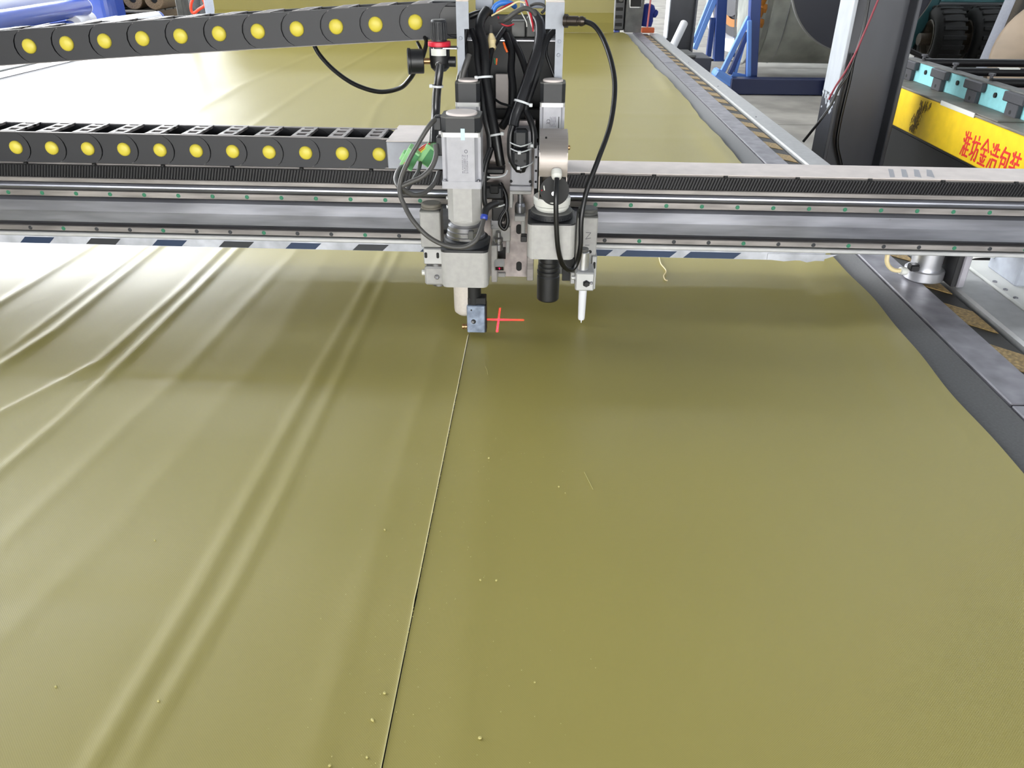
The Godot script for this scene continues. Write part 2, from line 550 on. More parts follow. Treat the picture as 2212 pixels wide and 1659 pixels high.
func sheet_height(x: float, z: float) -> float:
	var h := 0.0
	for f in folds:
		var p: Array = f[0]
		if z > p[0].y + 0.1 or z < p[-1].y - 0.1:
			continue
		for i in p.size() - 1:
			var a: Vector2 = p[i]
			var b: Vector2 = p[i + 1]
			if (z <= a.y or i == 0) and (z > b.y or i == p.size() - 2):
				var k := (z - a.y) / (b.y - a.y)
				var d: float = (x - a.x - (b.x - a.x) * clampf(k, -0.3, 1.3)) / f[2]
				var over := maxf(maxf(z - p[0].y, p[-1].y - z), 0.0)
				if absf(d) < 4.0:
					h += f[1] * exp(-d * d) * clampf(1.0 - over / 0.1, 0.0, 1.0)
				break
	# shallow cross waves
	h += 0.0007 * exp(-pow((z + 0.912) / 0.012, 2)) * smoothstep(-0.15, -0.4, x) * (-1.0)
	h += 0.0006 * exp(-pow((z + 0.50) / 0.02, 2)) * smoothstep(-0.28, -0.36, x) * (-1.0)
	for c in [[-2.55, 0.0010], [-2.95, 0.0012], [-3.5, 0.0013], [-4.3, 0.0014]]:
		h += c[1] * exp(-pow((z - c[0] - 0.03 * sin(x * 4.0)) / 0.035, 2)) * smoothstep(0.05, 0.3, x)
	h += 0.0006 * ripple.get_noise_2d(x * 100.0, z * 28.0)
	# the free edge lifts off the felt a little
	var e := right_edge(z) - x
	h += 0.005 * exp(-pow((e - 0.03) / 0.035, 2)) * (0.5 + 0.5 * sin(z * 5.3 + 1.6)) + 0.0015 * exp(-e / 0.01)
	# lips of the slit
	if z > -1.08:
		var g := (x + 0.106) / 0.002
		h += 0.0005 * exp(-g * g)
	return maxf(h, -0.0008)

func fabric() -> void:
	ripple.seed = 4
	ripple.frequency = 0.05
	ripple.fractal_octaves = 2
	fold([Vector2(-0.318, -0.36), Vector2(-0.311, -0.51), Vector2(-0.31, -0.63), Vector2(-0.309, -0.84), Vector2(-0.304, -1.14), Vector2(-0.303, -1.6), Vector2(-0.36, -3.0)], 0.0016, 0.009)
	fold([Vector2(-0.288, -0.40), Vector2(-0.279, -0.52), Vector2(-0.276, -0.65), Vector2(-0.276, -0.85), Vector2(-0.274, -1.14), Vector2(-0.276, -1.5), Vector2(-0.33, -3.0)], 0.0014, 0.008)
	fold([Vector2(-0.614, -0.64), Vector2(-0.598, -0.81), Vector2(-0.596, -0.94), Vector2(-0.596, -1.25), Vector2(-0.6, -1.6)], 0.0022, 0.008)
	fold([Vector2(-0.70, -0.78), Vector2(-0.63, -0.96), Vector2(-0.624, -1.24), Vector2(-0.632, -1.6)], 0.0018, 0.008)
	fold([Vector2(-0.768, -0.90), Vector2(-0.752, -1.06), Vector2(-0.759, -1.41), Vector2(-0.76, -1.9)], 0.0022, 0.009)
	fold([Vector2(-0.784, -1.05), Vector2(-0.785, -1.41), Vector2(-0.79, -1.9)], 0.0012, 0.007)
	fold([Vector2(-0.904, -1.1), Vector2(-0.894, -1.41), Vector2(-0.9, -2.0)], 0.0018, 0.010)
	fold([Vector2(-0.53, -0.6), Vector2(-0.50, -0.9), Vector2(-0.48, -1.4)], 0.0009, 0.012)
	fold([Vector2(-0.47, -0.40), Vector2(-0.43, -0.6), Vector2(-0.40, -1.0), Vector2(-0.41, -1.4)], 0.0006, 0.016)
	fold([Vector2(-0.16, -0.30), Vector2(-0.155, -0.7), Vector2(-0.15, -1.05)], 0.0007, 0.014)
	fold([Vector2(-0.055, -0.34), Vector2(-0.06, -0.7), Vector2(-0.06, -1.0)], 0.0006, 0.016)
	fold([Vector2(0.47, -0.9), Vector2(0.50, -1.2), Vector2(0.50, -1.5)], 0.0012, 0.018)
	fold([Vector2(-0.5, -2.0), Vector2(-0.62, -3.0), Vector2(-0.7, -5.5)], 0.0018, 0.018)
	fold([Vector2(-1.2, -1.9), Vector2(-1.3, -3.5), Vector2(-1.25, -5.5)], 0.0018, 0.02)
	fold([Vector2(-0.95, -2.2), Vector2(-1.0, -3.5), Vector2(-0.95, -5.8)], 0.0014, 0.02)
	var t := thing("fabric_sheet", "olive green coated fabric sheet spread flat over the table and hanging at its far end", "fabric", Vector3(-0.9, T, -2.6))
	var xs := PackedFloat32Array()
	var x := -2.395
	while x < -1.1:
		xs.append(x)
		x += 0.018
	while x < -0.115:
		xs.append(x)
		x += 0.0055
	for g in [-0.112, -0.1085, -0.1072, -0.1063]:
		xs.append(g)
	var slit_at := xs.size() - 1
	for g in [-0.1057, -0.1048, -0.1035, -0.100, -0.095]:
		xs.append(g)
	x = -0.089
	while x < 0.40:
		xs.append(x)
		x += 0.009
	var n_fixed := xs.size()
	var edge_n := 20
	var zs := PackedFloat32Array()
	var z := 0.30
	while z > -0.28:
		zs.append(z)
		z -= 0.05
	while z > -1.075:
		zs.append(z)
		z -= 0.008
	zs.append(-1.08)
	z = -1.088
	while z > -1.62:
		zs.append(z)
		z -= 0.010
	while z > -5.98:
		zs.append(z)
		z -= 0.03
	zs.append(-6.0)
	var cols := n_fixed + edge_n
	var rows := zs.size()
	var P: Array[Vector3] = []
	P.resize(cols * rows)
	for r in rows:
		z = zs[r]
		var e := right_edge(z)
		for c in cols:
			x = xs[c] if c < n_fixed else lerpf(0.405, e, float(c - n_fixed) / (edge_n - 1))
			var px := x
			var h := sheet_height(x, z)
			if z > -1.079 and (c == slit_at or c == slit_at + 1):      # the two lips stand a hair apart
				var open := 0.00008 + 0.00012 * smoothstep(-0.50, -0.44, z) + 0.0004 * exp(-pow((z + 0.515) / 0.01, 2))
				px += (-open if c == slit_at else open)
				h += 0.0009 - 0.0007 * smoothstep(-0.53, -0.46, z) if c == slit_at else 0.0002
			P[r * cols + c] = Vector3(px, T + 0.0012 + h, z) - t.position
	var vs := PackedVector3Array()
	var ns := PackedVector3Array()
	var uvs := PackedVector2Array()
	vs.resize(cols * rows)
	ns.resize(cols * rows)
	uvs.resize(cols * rows)
	for r in rows:
		for c in cols:
			var i := r * cols + c
			vs[i] = P[i]
			var c0 := maxi(c - 1, 0)
			var c1 := mini(c + 1, cols - 1)
			if zs[r] > -1.079:
				if c == slit_at:
					c1 = c
				elif c == slit_at + 1:
					c0 = c
			var dx := P[r * cols + c1] - P[r * cols + c0]
			var dz := P[mini(r + 1, rows - 1) * cols + c] - P[maxi(r - 1, 0) * cols + c]
			ns[i] = dx.cross(dz).normalized()
	var idx := PackedInt32Array()
	for r in rows - 1:
		for c in cols - 1:
			if c == slit_at and zs[r] > -1.079:
				continue
			var a := r * cols + c
			idx.append_array([a, a + 1 + cols, a + 1, a, a + cols, a + 1 + cols])
	# turned-down rim along the right edge so the sheet has thickness
	var base := vs.size()
	for r in rows:
		var p := P[r * cols + cols - 1]
		vs.append_array([p, p + Vector3(0, -0.0012, 0)])
		ns.append_array([Vector3.RIGHT, Vector3.RIGHT])
		uvs.append_array([Vector2.ZERO, Vector2.ZERO])
	for r in rows - 1:
		var a := base + r * 2
		idx.append_array([a, a + 2, a + 1, a + 1, a + 2, a + 3])
	# front faces run clockwise
	for k in range(0, base * 0 + idx.size(), 3):
		var a := vs[idx[k]]
		var b := vs[idx[k + 1]]
		var c := vs[idx[k + 2]]
		if (b - a).cross(c - a).dot(ns[idx[k]]) > 0.0:
			var q := idx[k + 1]
			idx[k + 1] = idx[k + 2]
			idx[k + 2] = q
	var arr := []
	arr.resize(Mesh.ARRAY_MAX)
	arr[Mesh.ARRAY_VERTEX] = vs
	arr[Mesh.ARRAY_NORMAL] = ns
	arr[Mesh.ARRAY_TEX_UV] = uvs
	arr[Mesh.ARRAY_INDEX] = idx
	var m := ArrayMesh.new()
	m.add_surface_from_arrays(Mesh.PRIMITIVE_TRIANGLES, arr)
	put(t, "spread", m, M.sheet_olive)
	# the end that comes down from the feeding roll
	var s := sh(t)
	var nx := 40
	var ny := 14
	var q := []
	for j in ny + 1:
		for i in nx + 1:
			var u := float(i) / nx
			var v := float(j) / ny
			q.append(Vector3(lerpf(-2.39, 0.492, u), T + 0.0015 + v * 0.85, -6.0 - 0.09 * smoothstep(0.0, 0.12, v) - 0.03 * v + 0.006 * sin(u * 31.0) * v))
	for j in ny:
		for i in nx:
			var a: Vector3 = q[j * (nx + 1) + i]
			var b: Vector3 = q[j * (nx + 1) + i + 1]
			var c: Vector3 = q[(j + 1) * (nx + 1) + i + 1]
			var d: Vector3 = q[(j + 1) * (nx + 1) + i]
			s.fquad(a, b, c, d, Vector3((a.x + b.x) / 2, a.y, -9))
	put(t, "hanging_end", s, M.sheet_olive)

	var rl := thing("feeding_roll", "olive fabric roll on a black stand above the far end of the cutting table", "fabric roll", Vector3(-0.95, T + 1.85, -6.28))
	s = sh(rl)
	s.cyl(Vector3(-2.40, T + 0.98, -6.28), Vector3(0.50, T + 0.98, -6.28), 0.18, -1.0, 32)
	put(rl, "roll", s, M.sheet_olive)
	s = sh(rl)
	s.cyl(Vector3(-2.7, T + 0.98, -6.28), Vector3(0.56, T + 0.98, -6.28), 0.03, -1.0, 12)
	put(rl, "shaft", s, M.steel)
	for xx in [-2.7, 0.53]:
		put(rl, "post", sh(rl).box(Vector3(xx - 0.025, 0, -6.34), Vector3(xx + 0.025, T + 1.02, -6.22), 0.004), M.machine_grey)

	var th := thing("loose_thread", "short crinkled cream thread lying on the olive sheet just in front of the gantry", "thread", on(1438, 600, T))
	var tp := []
	for p in [[1424, 556], [1428, 570], [1437, 581], [1439, 588], [1434, 596], [1437, 604], [1442, 606]]:
		tp.append(on(p[0], p[1], T + 0.0035))
	put(th, "thread_strand", sh(th).tube(tp, 0.0012, 6, 3), M.wire_cream)

# ---------------------------------------------------------------- gantry
const GZ := -1.30

func gantry() -> void:
	var g := thing("gantry_beam", "long steel gantry beam with toothed rack and two bolted guide rails across the table", "gantry", Vector3(0, T, 0))
	g.rotation.z = -0.0045
	var x0 := -2.85
	var x1 := 1.02
	var S := func(): return Shape.new()
	# side profile of the beam (z towards the back as outline x, height as outline y), drawn out along x
	var core := PackedVector2Array([Vector2(1.318, 0.066), Vector2(1.318, 0.083), Vector2(1.309, 0.088), Vector2(1.304, 0.092), Vector2(1.3035, 0.112), Vector2(1.304, 0.130), Vector2(1.309, 0.135), Vector2(1.318, 0.138), Vector2(1.318, 0.150)])
	for i in 9:      # the rounded nose above the upper rail
		var a := -PI / 2 + PI * i / 8.0
		core.append(Vector2(1.3045 - 0.0065 * cos(a), 0.1565 + 0.0065 * sin(a)))
	core.append_array([Vector2(1.316, 0.1635), Vector2(1.316, 0.185), Vector2(1.395, 0.185), Vector2(1.395, 0.066)])
	put(g, "beam_body", S.call().prism(core, Transform3D(SIDEWAYS, Vector3(x1, 0, 0)), x1 - x0), M.beam_steel)
	put(g, "rack_seat", S.call().box(Vector3(x0, 0.1635, -1.317), Vector3(x1, 0.1715, -1.300), 0.001), M.rail_steel)
	put(g, "lip", S.call().box(Vector3(x0, 0.0655, -1.40), Vector3(x1, 0.073, -1.2995), 0.0015), M.aluminium)
	# rack: a bar with slanted teeth facing the tools
	put(g, "rack_bar", S.call().box(Vector3(x0, 0.1715, -1.317), Vector3(x1, 0.192, -1.3055)), M.rack_black)
	var teeth: Shape = S.call()
	var xx := x0
	var sl := 0.006
	while xx < x1 - 0.01:
		var a0 := Vector3(xx, 0.1718, -1.3056)
		var a1 := Vector3(xx + 0.0036, 0.1718, -1.3056)
		var c0 := Vector3(xx + 0.0011, 0.1718, -1.3018)
		var c1 := Vector3(xx + 0.0025, 0.1718, -1.3018)
		var u := Vector3(sl, 0.0198, 0)
		teeth.quad(c0, c1, c1 + u, c0 + u, Vector3.BACK)
		teeth.quad(a0, c0, c0 + u, a0 + u, Vector3(-0.8, 0, 0.6))
		teeth.quad(a1, c1, c1 + u, a1 + u, Vector3(0.8, 0, 0.6))
		teeth.quad(a0 + u, a1 + u, c1 + u, c0 + u, Vector3.UP)
		xx += 0.00505
	put(g, "rack_teeth", teeth, M.rack_tooth).set_meta("kind", "stuff")
	xx = x0 + 0.04
	while xx < x1 - 0.03:      # socket bolts of the rack, seen above the teeth
		put(g, "rack_bolt", S.call().cyl(Vector3(xx, 0.1905, -1.3095), Vector3(xx, 0.1945, -1.3095), 0.0035, -1.0, 10), M.black_deep)
		xx += 0.120
	# linear rails with their plugged screw holes
	for r in [[0.1375, 0.1488], [0.0745, 0.0845]]:
		var lo: float = r[0]
		var hi: float = r[1]
		put(g, "linear_rail", S.call().prism(PackedVector2Array([Vector2(1.303, lo + 0.001), Vector2(1.303, hi - 0.001), Vector2(1.3045, hi), Vector2(1.319, hi), Vector2(1.319, lo), Vector2(1.3045, lo)]), Transform3D(SIDEWAYS, Vector3(x1, 0, 0)), x1 - x0), M.rail_steel)
		xx = x0 + (0.045 if hi > 0.1 else 0.065)
		while xx < x1:
			put(g, "rail_plug", S.call().lathe(Vector3(xx, (lo + hi) / 2, -1.3032), Vector3.BACK, [Vector2(0.0036, 0), Vector2(0.0036, 0.0006), Vector2(0.0026, 0.0011), Vector2(0, 0.0011)], 10), M.plug_green if (hi > 0.1 or fmod(absf(xx) * 16.7, 3.0) > 2.0) else M.tape_black)
			xx += 0.0604
	# pale cover sheet on top
	put(g, "top_cover", S.call().box(Vector3(-0.03, 0.1935, -1.396), Vector3(x1, 0.1955, -1.311), 0.0008), M.cover_beige)
	put(g, "top_cover", S.call().box(Vector3(x0, 0.1925, -1.404), Vector3(-0.16, 0.1945, -1.311), 0.0008), M.rail_steel)
	put(g, "cover_lip", S.call().box(Vector3(x0, 0.185, -1.404), Vector3(x1, 0.193, -1.311)), M.rail_steel)
	# scuff marks wiped into the dust on the cover
	for k in 4:
		var px: float = 0.585 + 0.022 * k
		put(g, "scuff", S.call().prism(PackedVector2Array([Vector2(px, 1.318 + 0.004 * k), Vector2(px + 0.009, 1.320), Vector2(px + 0.026, 1.372), Vector2(px + 0.019, 1.376)]), Transform3D(UPRIGHT, Vector3(0, 0.1957, 0)), 0.0003), M.print_scuff if M.has("print_scuff") else mat("print_scuff", Color(0.60, 0.60, 0.62), 0.5))
	# striped tape along the bottom edge
	put(g, "tape", S.call().box(Vector3(x0, 0.0515, -1.3995), Vector3(0.50, 0.0656, -1.3005)), M.tape_white)
	put(g, "tape_torn", S.call().prism(PackedVector2Array([Vector2(0.40, 0.0640), Vector2(0.40, 0.0530), Vector2(0.43, 0.0500), Vector2(0.455, 0.0530), Vector2(0.47, 0.0490), Vector2(0.50, 0.0560), Vector2(0.52, 0.0640)]), Transform3D(Basis(), Vector3(0, 0, -1.2985)), 0.0010), M.tape_white)
	xx = -1.18
	var k := 0
	while xx < 0.36:
		var right := xx > -0.02
		var w := 0.066 if not right else 0.10
		var q := PackedVector2Array([Vector2(xx, 0.0520), Vector2(xx + 0.012, 0.0632), Vector2(xx + w, 0.0632), Vector2(xx + w - 0.012, 0.0520)])
		put(g, "tape_stripe", S.call().prism(q, Transform3D(Basis(), Vector3(0, 0, -1.2999)), 0.0006), M.tape_blue if right or k % 2 == 0 else M.tape_black)
		xx += 0.121 if not right else 0.112
		k += 1
	# right end plate and carriage cover that ride on the rail
	put(g, "end_cover", S.call().box(Vector3(0.826, -0.012, -1.47), Vector3(1.25, 0.0, -1.02), 0.003), M.cover_white)
	put(g, "end_cover_edge", S.call().box(Vector3(0.818, -0.014, -1.47), Vector3(0.8255, -0.004, -1.02), 0.001), M.aluminium)
	for p in [[2150, 605], [2173, 622], [2195, 640], [2196, 600]]:
		var wp := on(p[0], p[1], T) - g.position
		put(g, "screw", S.call().lathe(Vector3(wp.x, 0.0, wp.z), Vector3.UP, [Vector2(0.004, 0), Vector2(0.004, 0.002), Vector2(0.0025, 0.0024), Vector2(0, 0.0015)], 10), M.steel)
	put(g, "end_bracket", S.call().box(Vector3(0.86, 0.0, -1.43), Vector3(1.02, 0.066, -1.33), 0.003), M.frame_grey)
	put(g, "left_end_plate", S.call().box(Vector3(-2.88, -0.03, -1.45), Vector3(-2.84, 0.21, -1.25), 0.003), M.white_paint)

	# bright roller and its post under the beam, running on the strip
	var r := thing("guide_roller", "bright turned aluminium roller under the right end of the gantry", "roller", V(0.704, 0.0, -1.352))
	put(r, "flange", sh(r).lathe(V(0.704, 0.002, -1.352), Vector3.UP, [Vector2(0, 0), Vector2(0.032, 0), Vector2(0.034, 0.002), Vector2(0.034, 0.018), Vector2(0.032, 0.020), Vector2(0, 0.020)], 36), M.aluminium_bright)
	put(r, "barrel", sh(r).lathe(V(0.706, 0.022, -1.356), Vector3.UP, [Vector2(0.026, 0), Vector2(0.026, 0.046), Vector2(0, 0.046)], 32), M.aluminium_bright)
	put(r, "fitting", sh(r).box(V(0.667, 0.022, -1.345), V(0.684, 0.034, -1.328), 0.002), M.black_plastic)
	put(r, "elbow", sh(r).lathe(V(0.660, 0.020, -1.337), Vector3(-1, 0.2, 0.3), [Vector2(0, -0.006), Vector2(0.0065, -0.006), Vector2(0.0075, 0.0), Vector2(0.0065, 0.008), Vector2(0, 0.009)], 14), M.wire_white)
	put(r, "hose", sh(r).tube([V(0.655, 0.021, -1.335), V(0.640, 0.022, -1.338), V(0.630, 0.034, -1.346), V(0.630, 0.062, -1.352)], 0.004), M.wire_cream)
	put(r, "post", sh(r).box(V(0.744, 0.0015, -1.325), V(0.757, 0.066, -1.305), 0.002), M.profile_grey)
	put(r, "post_bracket", sh(r).box(V(0.735, 0.002, -1.36), V(0.745, 0.062, -1.31), 0.001), M.black_plastic)
	var c := cable("white_cable", "thin white cable curling from the white end cover to the gantry bracket", [V(0.800, 0.0012, -1.42), V(0.822, 0.016, -1.425), V(0.850, 0.022, -1.42), V(0.885, 0.022, -1.41)], 0.0035, M.wire_white)
	c.set_meta("category", "cable")

# ---------------------------------------------------------------- cable chains
func chains() -> void:
	var P := 0.0626      # pitch
	var hgt := 0.050
	var d := 0.086
	# one link: shallow cheek, raised round cheek, crossbars with slots, yellow cap
	var cheek := Shape.new()
	cheek.prism(PackedVector2Array([Vector2(-0.045, -hgt / 2), Vector2(-0.008, -hgt / 2), Vector2(-0.008, hgt / 2), Vector2(-0.045, hgt / 2)]), Transform3D(Basis(), Vector3(0, 0, -0.0035)), 0.0045)
	var rnd := PackedVector2Array()
	for i in 9:          # hollow end that clears the neighbour's round end
		var a := PI / 2 - PI * i / 8.0
		rnd.append(Vector2(-P + cos(a) * 0.0255, sin(a) * hgt / 2))
	for i in 13:
		var a := -PI / 2 + PI * i / 12.0
		rnd.append(Vector2(cos(a) * 0.0232, sin(a) * hgt / 2))
	cheek.prism(rnd, Transform3D(), 0.0045)
	var bar := Shape.new()
	for z in [-0.004, -0.030, -0.056, -d + 0.012]:
		bar.box(Vector3(-0.024, -0.002, z - 0.010), Vector3(0.004, 0.0026, z), 0.0008)
	bar.box(Vector3(-0.024, -0.0018, -d + 0.004), Vector3(-0.018, 0.0022, -0.004))
	bar.box(Vector3(-0.002, -0.0018, -d + 0.004), Vector3(0.004, 0.0022, -0.004))
	bar.box(Vector3(-0.045, -0.0003, -0.0045), Vector3(0.018, 0.0020, -0.0005))
	bar.box(Vector3(-0.045, -0.0003, -d + 0.001), Vector3(0.018, 0.0020, -d + 0.006))
	var cap := Shape.new().lathe(Vector3.ZERO, Vector3.BACK, [Vector2(0.0113, 0), Vector2(0.0112, 0.0016), Vector2(0.0098, 0.0034), Vector2(0.0070, 0.0047), Vector2(0.0035, 0.0054), Vector2(0, 0.0056)], 20, true)
	var lm := cheek.mesh()
	var bm := bar.mesh()
	var cm := cap.mesh()
	for run in 2:
		var t: Node3D
		if run == 0:
			t = thing("cable_chain", "lower black cable chain with yellow caps lying flat along the gantry beam", "cable chain", V(-1.1, 0.1955, -1.313))
		else:
			t = thing("cable_chain", "upper black cable chain with yellow caps sloping through the air to the tool carriage", "cable chain", V(-1.0, 0.30, -1.313))
		for i in 25:
			var p: Vector3
			var rot := 0.0
			if run == 0:
				p = V(-0.274 - i * P, 0.2195 + 0.0045 * (0.274 + i * P) - 0.001, -1.313)
				rot = -0.0045
			else:
				var x := -0.201 - i * P
				p = V(x, 0.423 + 0.058 * (x + 0.201) - 0.010 * pow(x + 0.201, 2), -1.313)
				rot = PI + atan(0.058 - 0.020 * (x + 0.201))
			var l := put(t, "link", lm, M.chain_black)
			l.position = p - t.position
			l.rotation.z = rot
			put(l, "back_cheek", lm, M.chain_black).position.z = -d + 0.009
			put(l, "crossbar", bm, M.chain_bar).position.y = hgt / 2 - 0.001
			put(l, "crossbar", bm, M.chain_bar).position.y = -hgt / 2 + 0.001
			put(l, "cap", cm, M.cap_yellow)
	# a duct box closes the lower chain at the carriage
	var b := thing("duct_box", "pale grey sheet metal box at the end of the lower cable chain", "box", V(-0.21, 0.196, -1.36))
	put(b, "body", sh(b).box(V(-0.258, 0.1985, -1.43), V(-0.135, 0.243, -1.300), 0.0015), M.duct_grey)
	put(b, "lid", sh(b).box(V(-0.2585, 0.2432, -1.431), V(-0.135, 0.2448, -1.2995), 0.0006), M.cover_beige)
	# end bracket of the upper chain
	var e := thing("chain_bracket", "black end bracket of the upper cable chain beside the regulator", "bracket", V(-0.16, 0.40, -1.33))
	put(e, "body", sh(e).box(V(-0.176, 0.399, -1.395), V(-0.131, 0.452, -1.318), 0.002), M.chain_black)
	put(e, "recess_frame", sh(e).box(V(-0.170, 0.405, -1.318), V(-0.134, 0.446, -1.3155), 0.001), M.black_plastic)

# ---------------------------------------------------------------- the carriage frame
func carriage() -> void:
	var t := thing("tool_carriage", "grey sheet metal tool carriage frame with two upright posts on the gantry", "tool carriage", V(-0.05, 0.03, -1.26))
	var f := func(a: Vector3, b: Vector3, bv := 0.001): return sh(t).box(a, b, bv)
	# posts: a wide head on a narrower stem
	var lp := PackedVector2Array([Vector2(-0.1302, 0.456), Vector2(-0.1118, 0.456), Vector2(-0.1118, 0.4195), Vector2(-0.1187, 0.4195), Vector2(-0.1187, 0.20), Vector2(-0.1302, 0.20)])
	put(t, "post", sh(t).prism(lp, Transform3D(Basis(), Vector3(0, T, -1.248)), 0.003), M.frame_grey)
	var rp := PackedVector2Array([Vector2(0.0012, 0.456), Vector2(0.0288, 0.456), Vector2(0.0288, 0.20), Vector2(0.0168, 0.20), Vector2(0.0168, 0.4205), Vector2(0.0012, 0.4205)])
	put(t, "post", sh(t).prism(rp, Transform3D(Basis(), Vector3(0, T, -1.248)), 0.003), M.frame_grey)
	put(t, "side_plate", f.call(V(-0.1302, 0.20, -1.39), V(-0.1275, 0.456, -1.2505)), M.frame_grey)
	put(t, "side_plate", f.call(V(0.0262, 0.20, -1.39), V(0.0288, 0.456, -1.2505)), M.frame_grey)
	put(t, "top_flange", f.call(V(-0.1302, 0.4560, -1.272), V(-0.1118, 0.4585, -1.2475)), M.cover_beige)
	put(t, "top_flange", f.call(V(0.0012, 0.4560, -1.272), V(0.0288, 0.4585, -1.2475)), M.cover_beige)
	put(t, "back_plate", f.call(V(-0.1275, 0.20, -1.39), V(0.0262, 0.43, -1.387)), M.black_plastic)
	put(t, "shelf", f.call(V(-0.1275, 0.3975, -1.387), V(0.0262, 0.4010, -1.300)), M.steel)
	put(t, "inner_bracket", f.call(V(-0.108, 0.44, -1.36), V(-0.081, 0.475, -1.33), 0.001), M.frame_grey)
	put(t, "inner_bracket", f.call(V(-0.040, 0.44, -1.386), V(0.0, 0.475, -1.375), 0.001), M.frame_grey)
	put(t, "relay_block", f.call(V(-0.052, 0.402, -1.36), V(-0.030, 0.425, -1.325), 0.0015), M.machine_grey)
	put(t, "relay_block", f.call(V(-0.028, 0.402, -1.37), V(-0.006, 0.430, -1.325), 0.0015), M.machine_grey)
	for p in [V(-0.1245, 0.407, -1.248), V(0.0225, 0.404, -1.248), V(0.0222, 0.385, -1.248)]:
		screw(t, p, Vector3.BACK, 0.0028, M.frame_grey)
	# mounting plate with slotted holes
	var pz := -1.245
	var outline := PackedVector2Array([Vector2(-0.0985, 0.031), Vector2(-0.0105, 0.031), Vector2(-0.0105, 0.29), Vector2(-0.0985, 0.29)])
	put(t, "mounting_plate", sh(t).prism(outline, Transform3D(Basis(), Vector3(0, T, pz)), 0.012), M.plate_grey)
	for q in [[1121, 495], [1121, 575]]:
		var c := at(q[0], q[1], pz)
		var r := sh(t)
		r.prism(round_rect(0.0095, 0.017, 0.0047), Transform3D(Basis(), c + Vector3(0, 0, 0.0004)), 0.0008)
		put(t, "slot", r, M.black_deep)
	put(t, "base_bar", f.call(V(-0.020, 0.033, -1.232), V(-0.0085, 0.09, -1.222)), M.rail_steel)
	put(t, "base_bar", f.call(V(-0.0008, 0.04, -1.244), V(0.062, 0.10, -1.238)), M.machine_grey)
	put(t, "base_bar", f.call(V(0.040, 0.034, -1.230), V(0.060, 0.075, -1.222)), M.black_plastic)
	put(t, "rear_wall", f.call(V(-0.125, 0.06, -1.296), V(0.024, 0.30, -1.288)), M.black_deep)
	put(t, "bearing_block", f.call(V(-0.115, 0.132, -1.302), V(0.05, 0.154, -1.26), 0.002), M.rail_steel)
	put(t, "bearing_block", f.call(V(-0.115, 0.070, -1.302), V(0.05, 0.090, -1.26), 0.002), M.rail_steel)

	# air regulator with its gauge
	var g := thing("air_regulator", "black air pressure regulator with a red ring and a ribbed knob left of the carriage", "regulator", V(-0.157, 0.365, -1.25))
	var ax := V(-0.157, 0.0, -1.25)
	var A := func(y: float): return ax + Vector3(0, y, 0)
	put(g, "bracket", sh(g).box(V(-0.165, 0.3925, -1.262), V(-0.129, 0.395, -1.236), 0.0005), M.steel)
	put(g, "red_ring", sh(g).lathe(A.call(0.3955), Vector3.UP, [Vector2(0, 0), Vector2(0.0165, 0), Vector2(0.0172, 0.001), Vector2(0.0172, 0.006), Vector2(0.016, 0.007), Vector2(0, 0.007)], 28), M.red_ring)
	var kn := sh(g)
	kn.lathe(A.call(0.4025), Vector3.UP, [Vector2(0.0115, 0), Vector2(0.0115, 0.027), Vector2(0.0105, 0.029), Vector2(0, 0.029)], 28)
	for i in 18:
		var a := TAU * i / 18
		var p: Vector3 = A.call(0.405) + Vector3(cos(a), 0, sin(a)) * 0.0115
		kn.cyl(p, p + Vector3(0, 0.023, 0), 0.0011, -1.0, 6)
	put(g, "knob", kn, M.motor_black)
	put(g, "knob_top", sh(g).cyl(A.call(0.4315), A.call(0.4322), 0.0098, -1.0, 24), M.machine_grey)
	put(g, "body", sh(g).lathe(A.call(0.3605), Vector3.UP, [Vector2(0, 0), Vector2(0.009, 0), Vector2(0.014, 0.005), Vector2(0.0155, 0.012), Vector2(0.0155, 0.035), Vector2(0, 0.035)], 28), M.black_plastic)
	var lb := sh(g)
	for i in 8:
		var a0 := PI * 0.5 - 0.8 + 1.6 * i / 8.0
		var a1 := PI * 0.5 - 0.8 + 1.6 * (i + 1) / 8.0
		var d0 := Vector3(cos(a0), 0, sin(a0))
		var d1 := Vector3(cos(a1), 0, sin(a1))
		lb.quad(A.call(0.3835) + d0 * 0.0157, A.call(0.3835) + d1 * 0.0157, A.call(0.3930) + d1 * 0.0157, A.call(0.3930) + d0 * 0.0157, (d0 + d1).normalized())
	put(g, "label_strip", lb, M.wire_white)
	put(g, "outlet", sh(g).cyl(A.call(0.374), A.call(0.374) + Vector3(0, -0.002, 0.022), 0.0052, 0.0045, 14, 0.0008), M.aluminium)
	put(g, "port", sh(g).cyl(A.call(0.374) + Vector3(0.010, 0, 0), A.call(0.374) + Vector3(0.024, 0, 0), 0.0075, -1.0, 12), M.black_plastic)
	var gz := A.call(0.3745) + Vector3(-0.0135, 0, 0) as Vector3
	put(g, "gauge_neck", sh(g).cyl(gz, gz + Vector3(-0.012, 0.0, 0.002), 0.0045, -1.0, 12), M.brass)
	put(g, "gauge", sh(g).lathe(gz + Vector3(-0.011, 0.0, 0.002), Vector3(-1, 0.0, 0.18), [Vector2(0, 0), Vector2(0.0165, 0), Vector2(0.0175, 0.001), Vector2(0.0175, 0.019), Vector2(0.0188, 0.020), Vector2(0.0188, 0.0235), Vector2(0.0165, 0.0245), Vector2(0.016, 0.0225), Vector2(0, 0.0225)], 30), M.black_plastic)

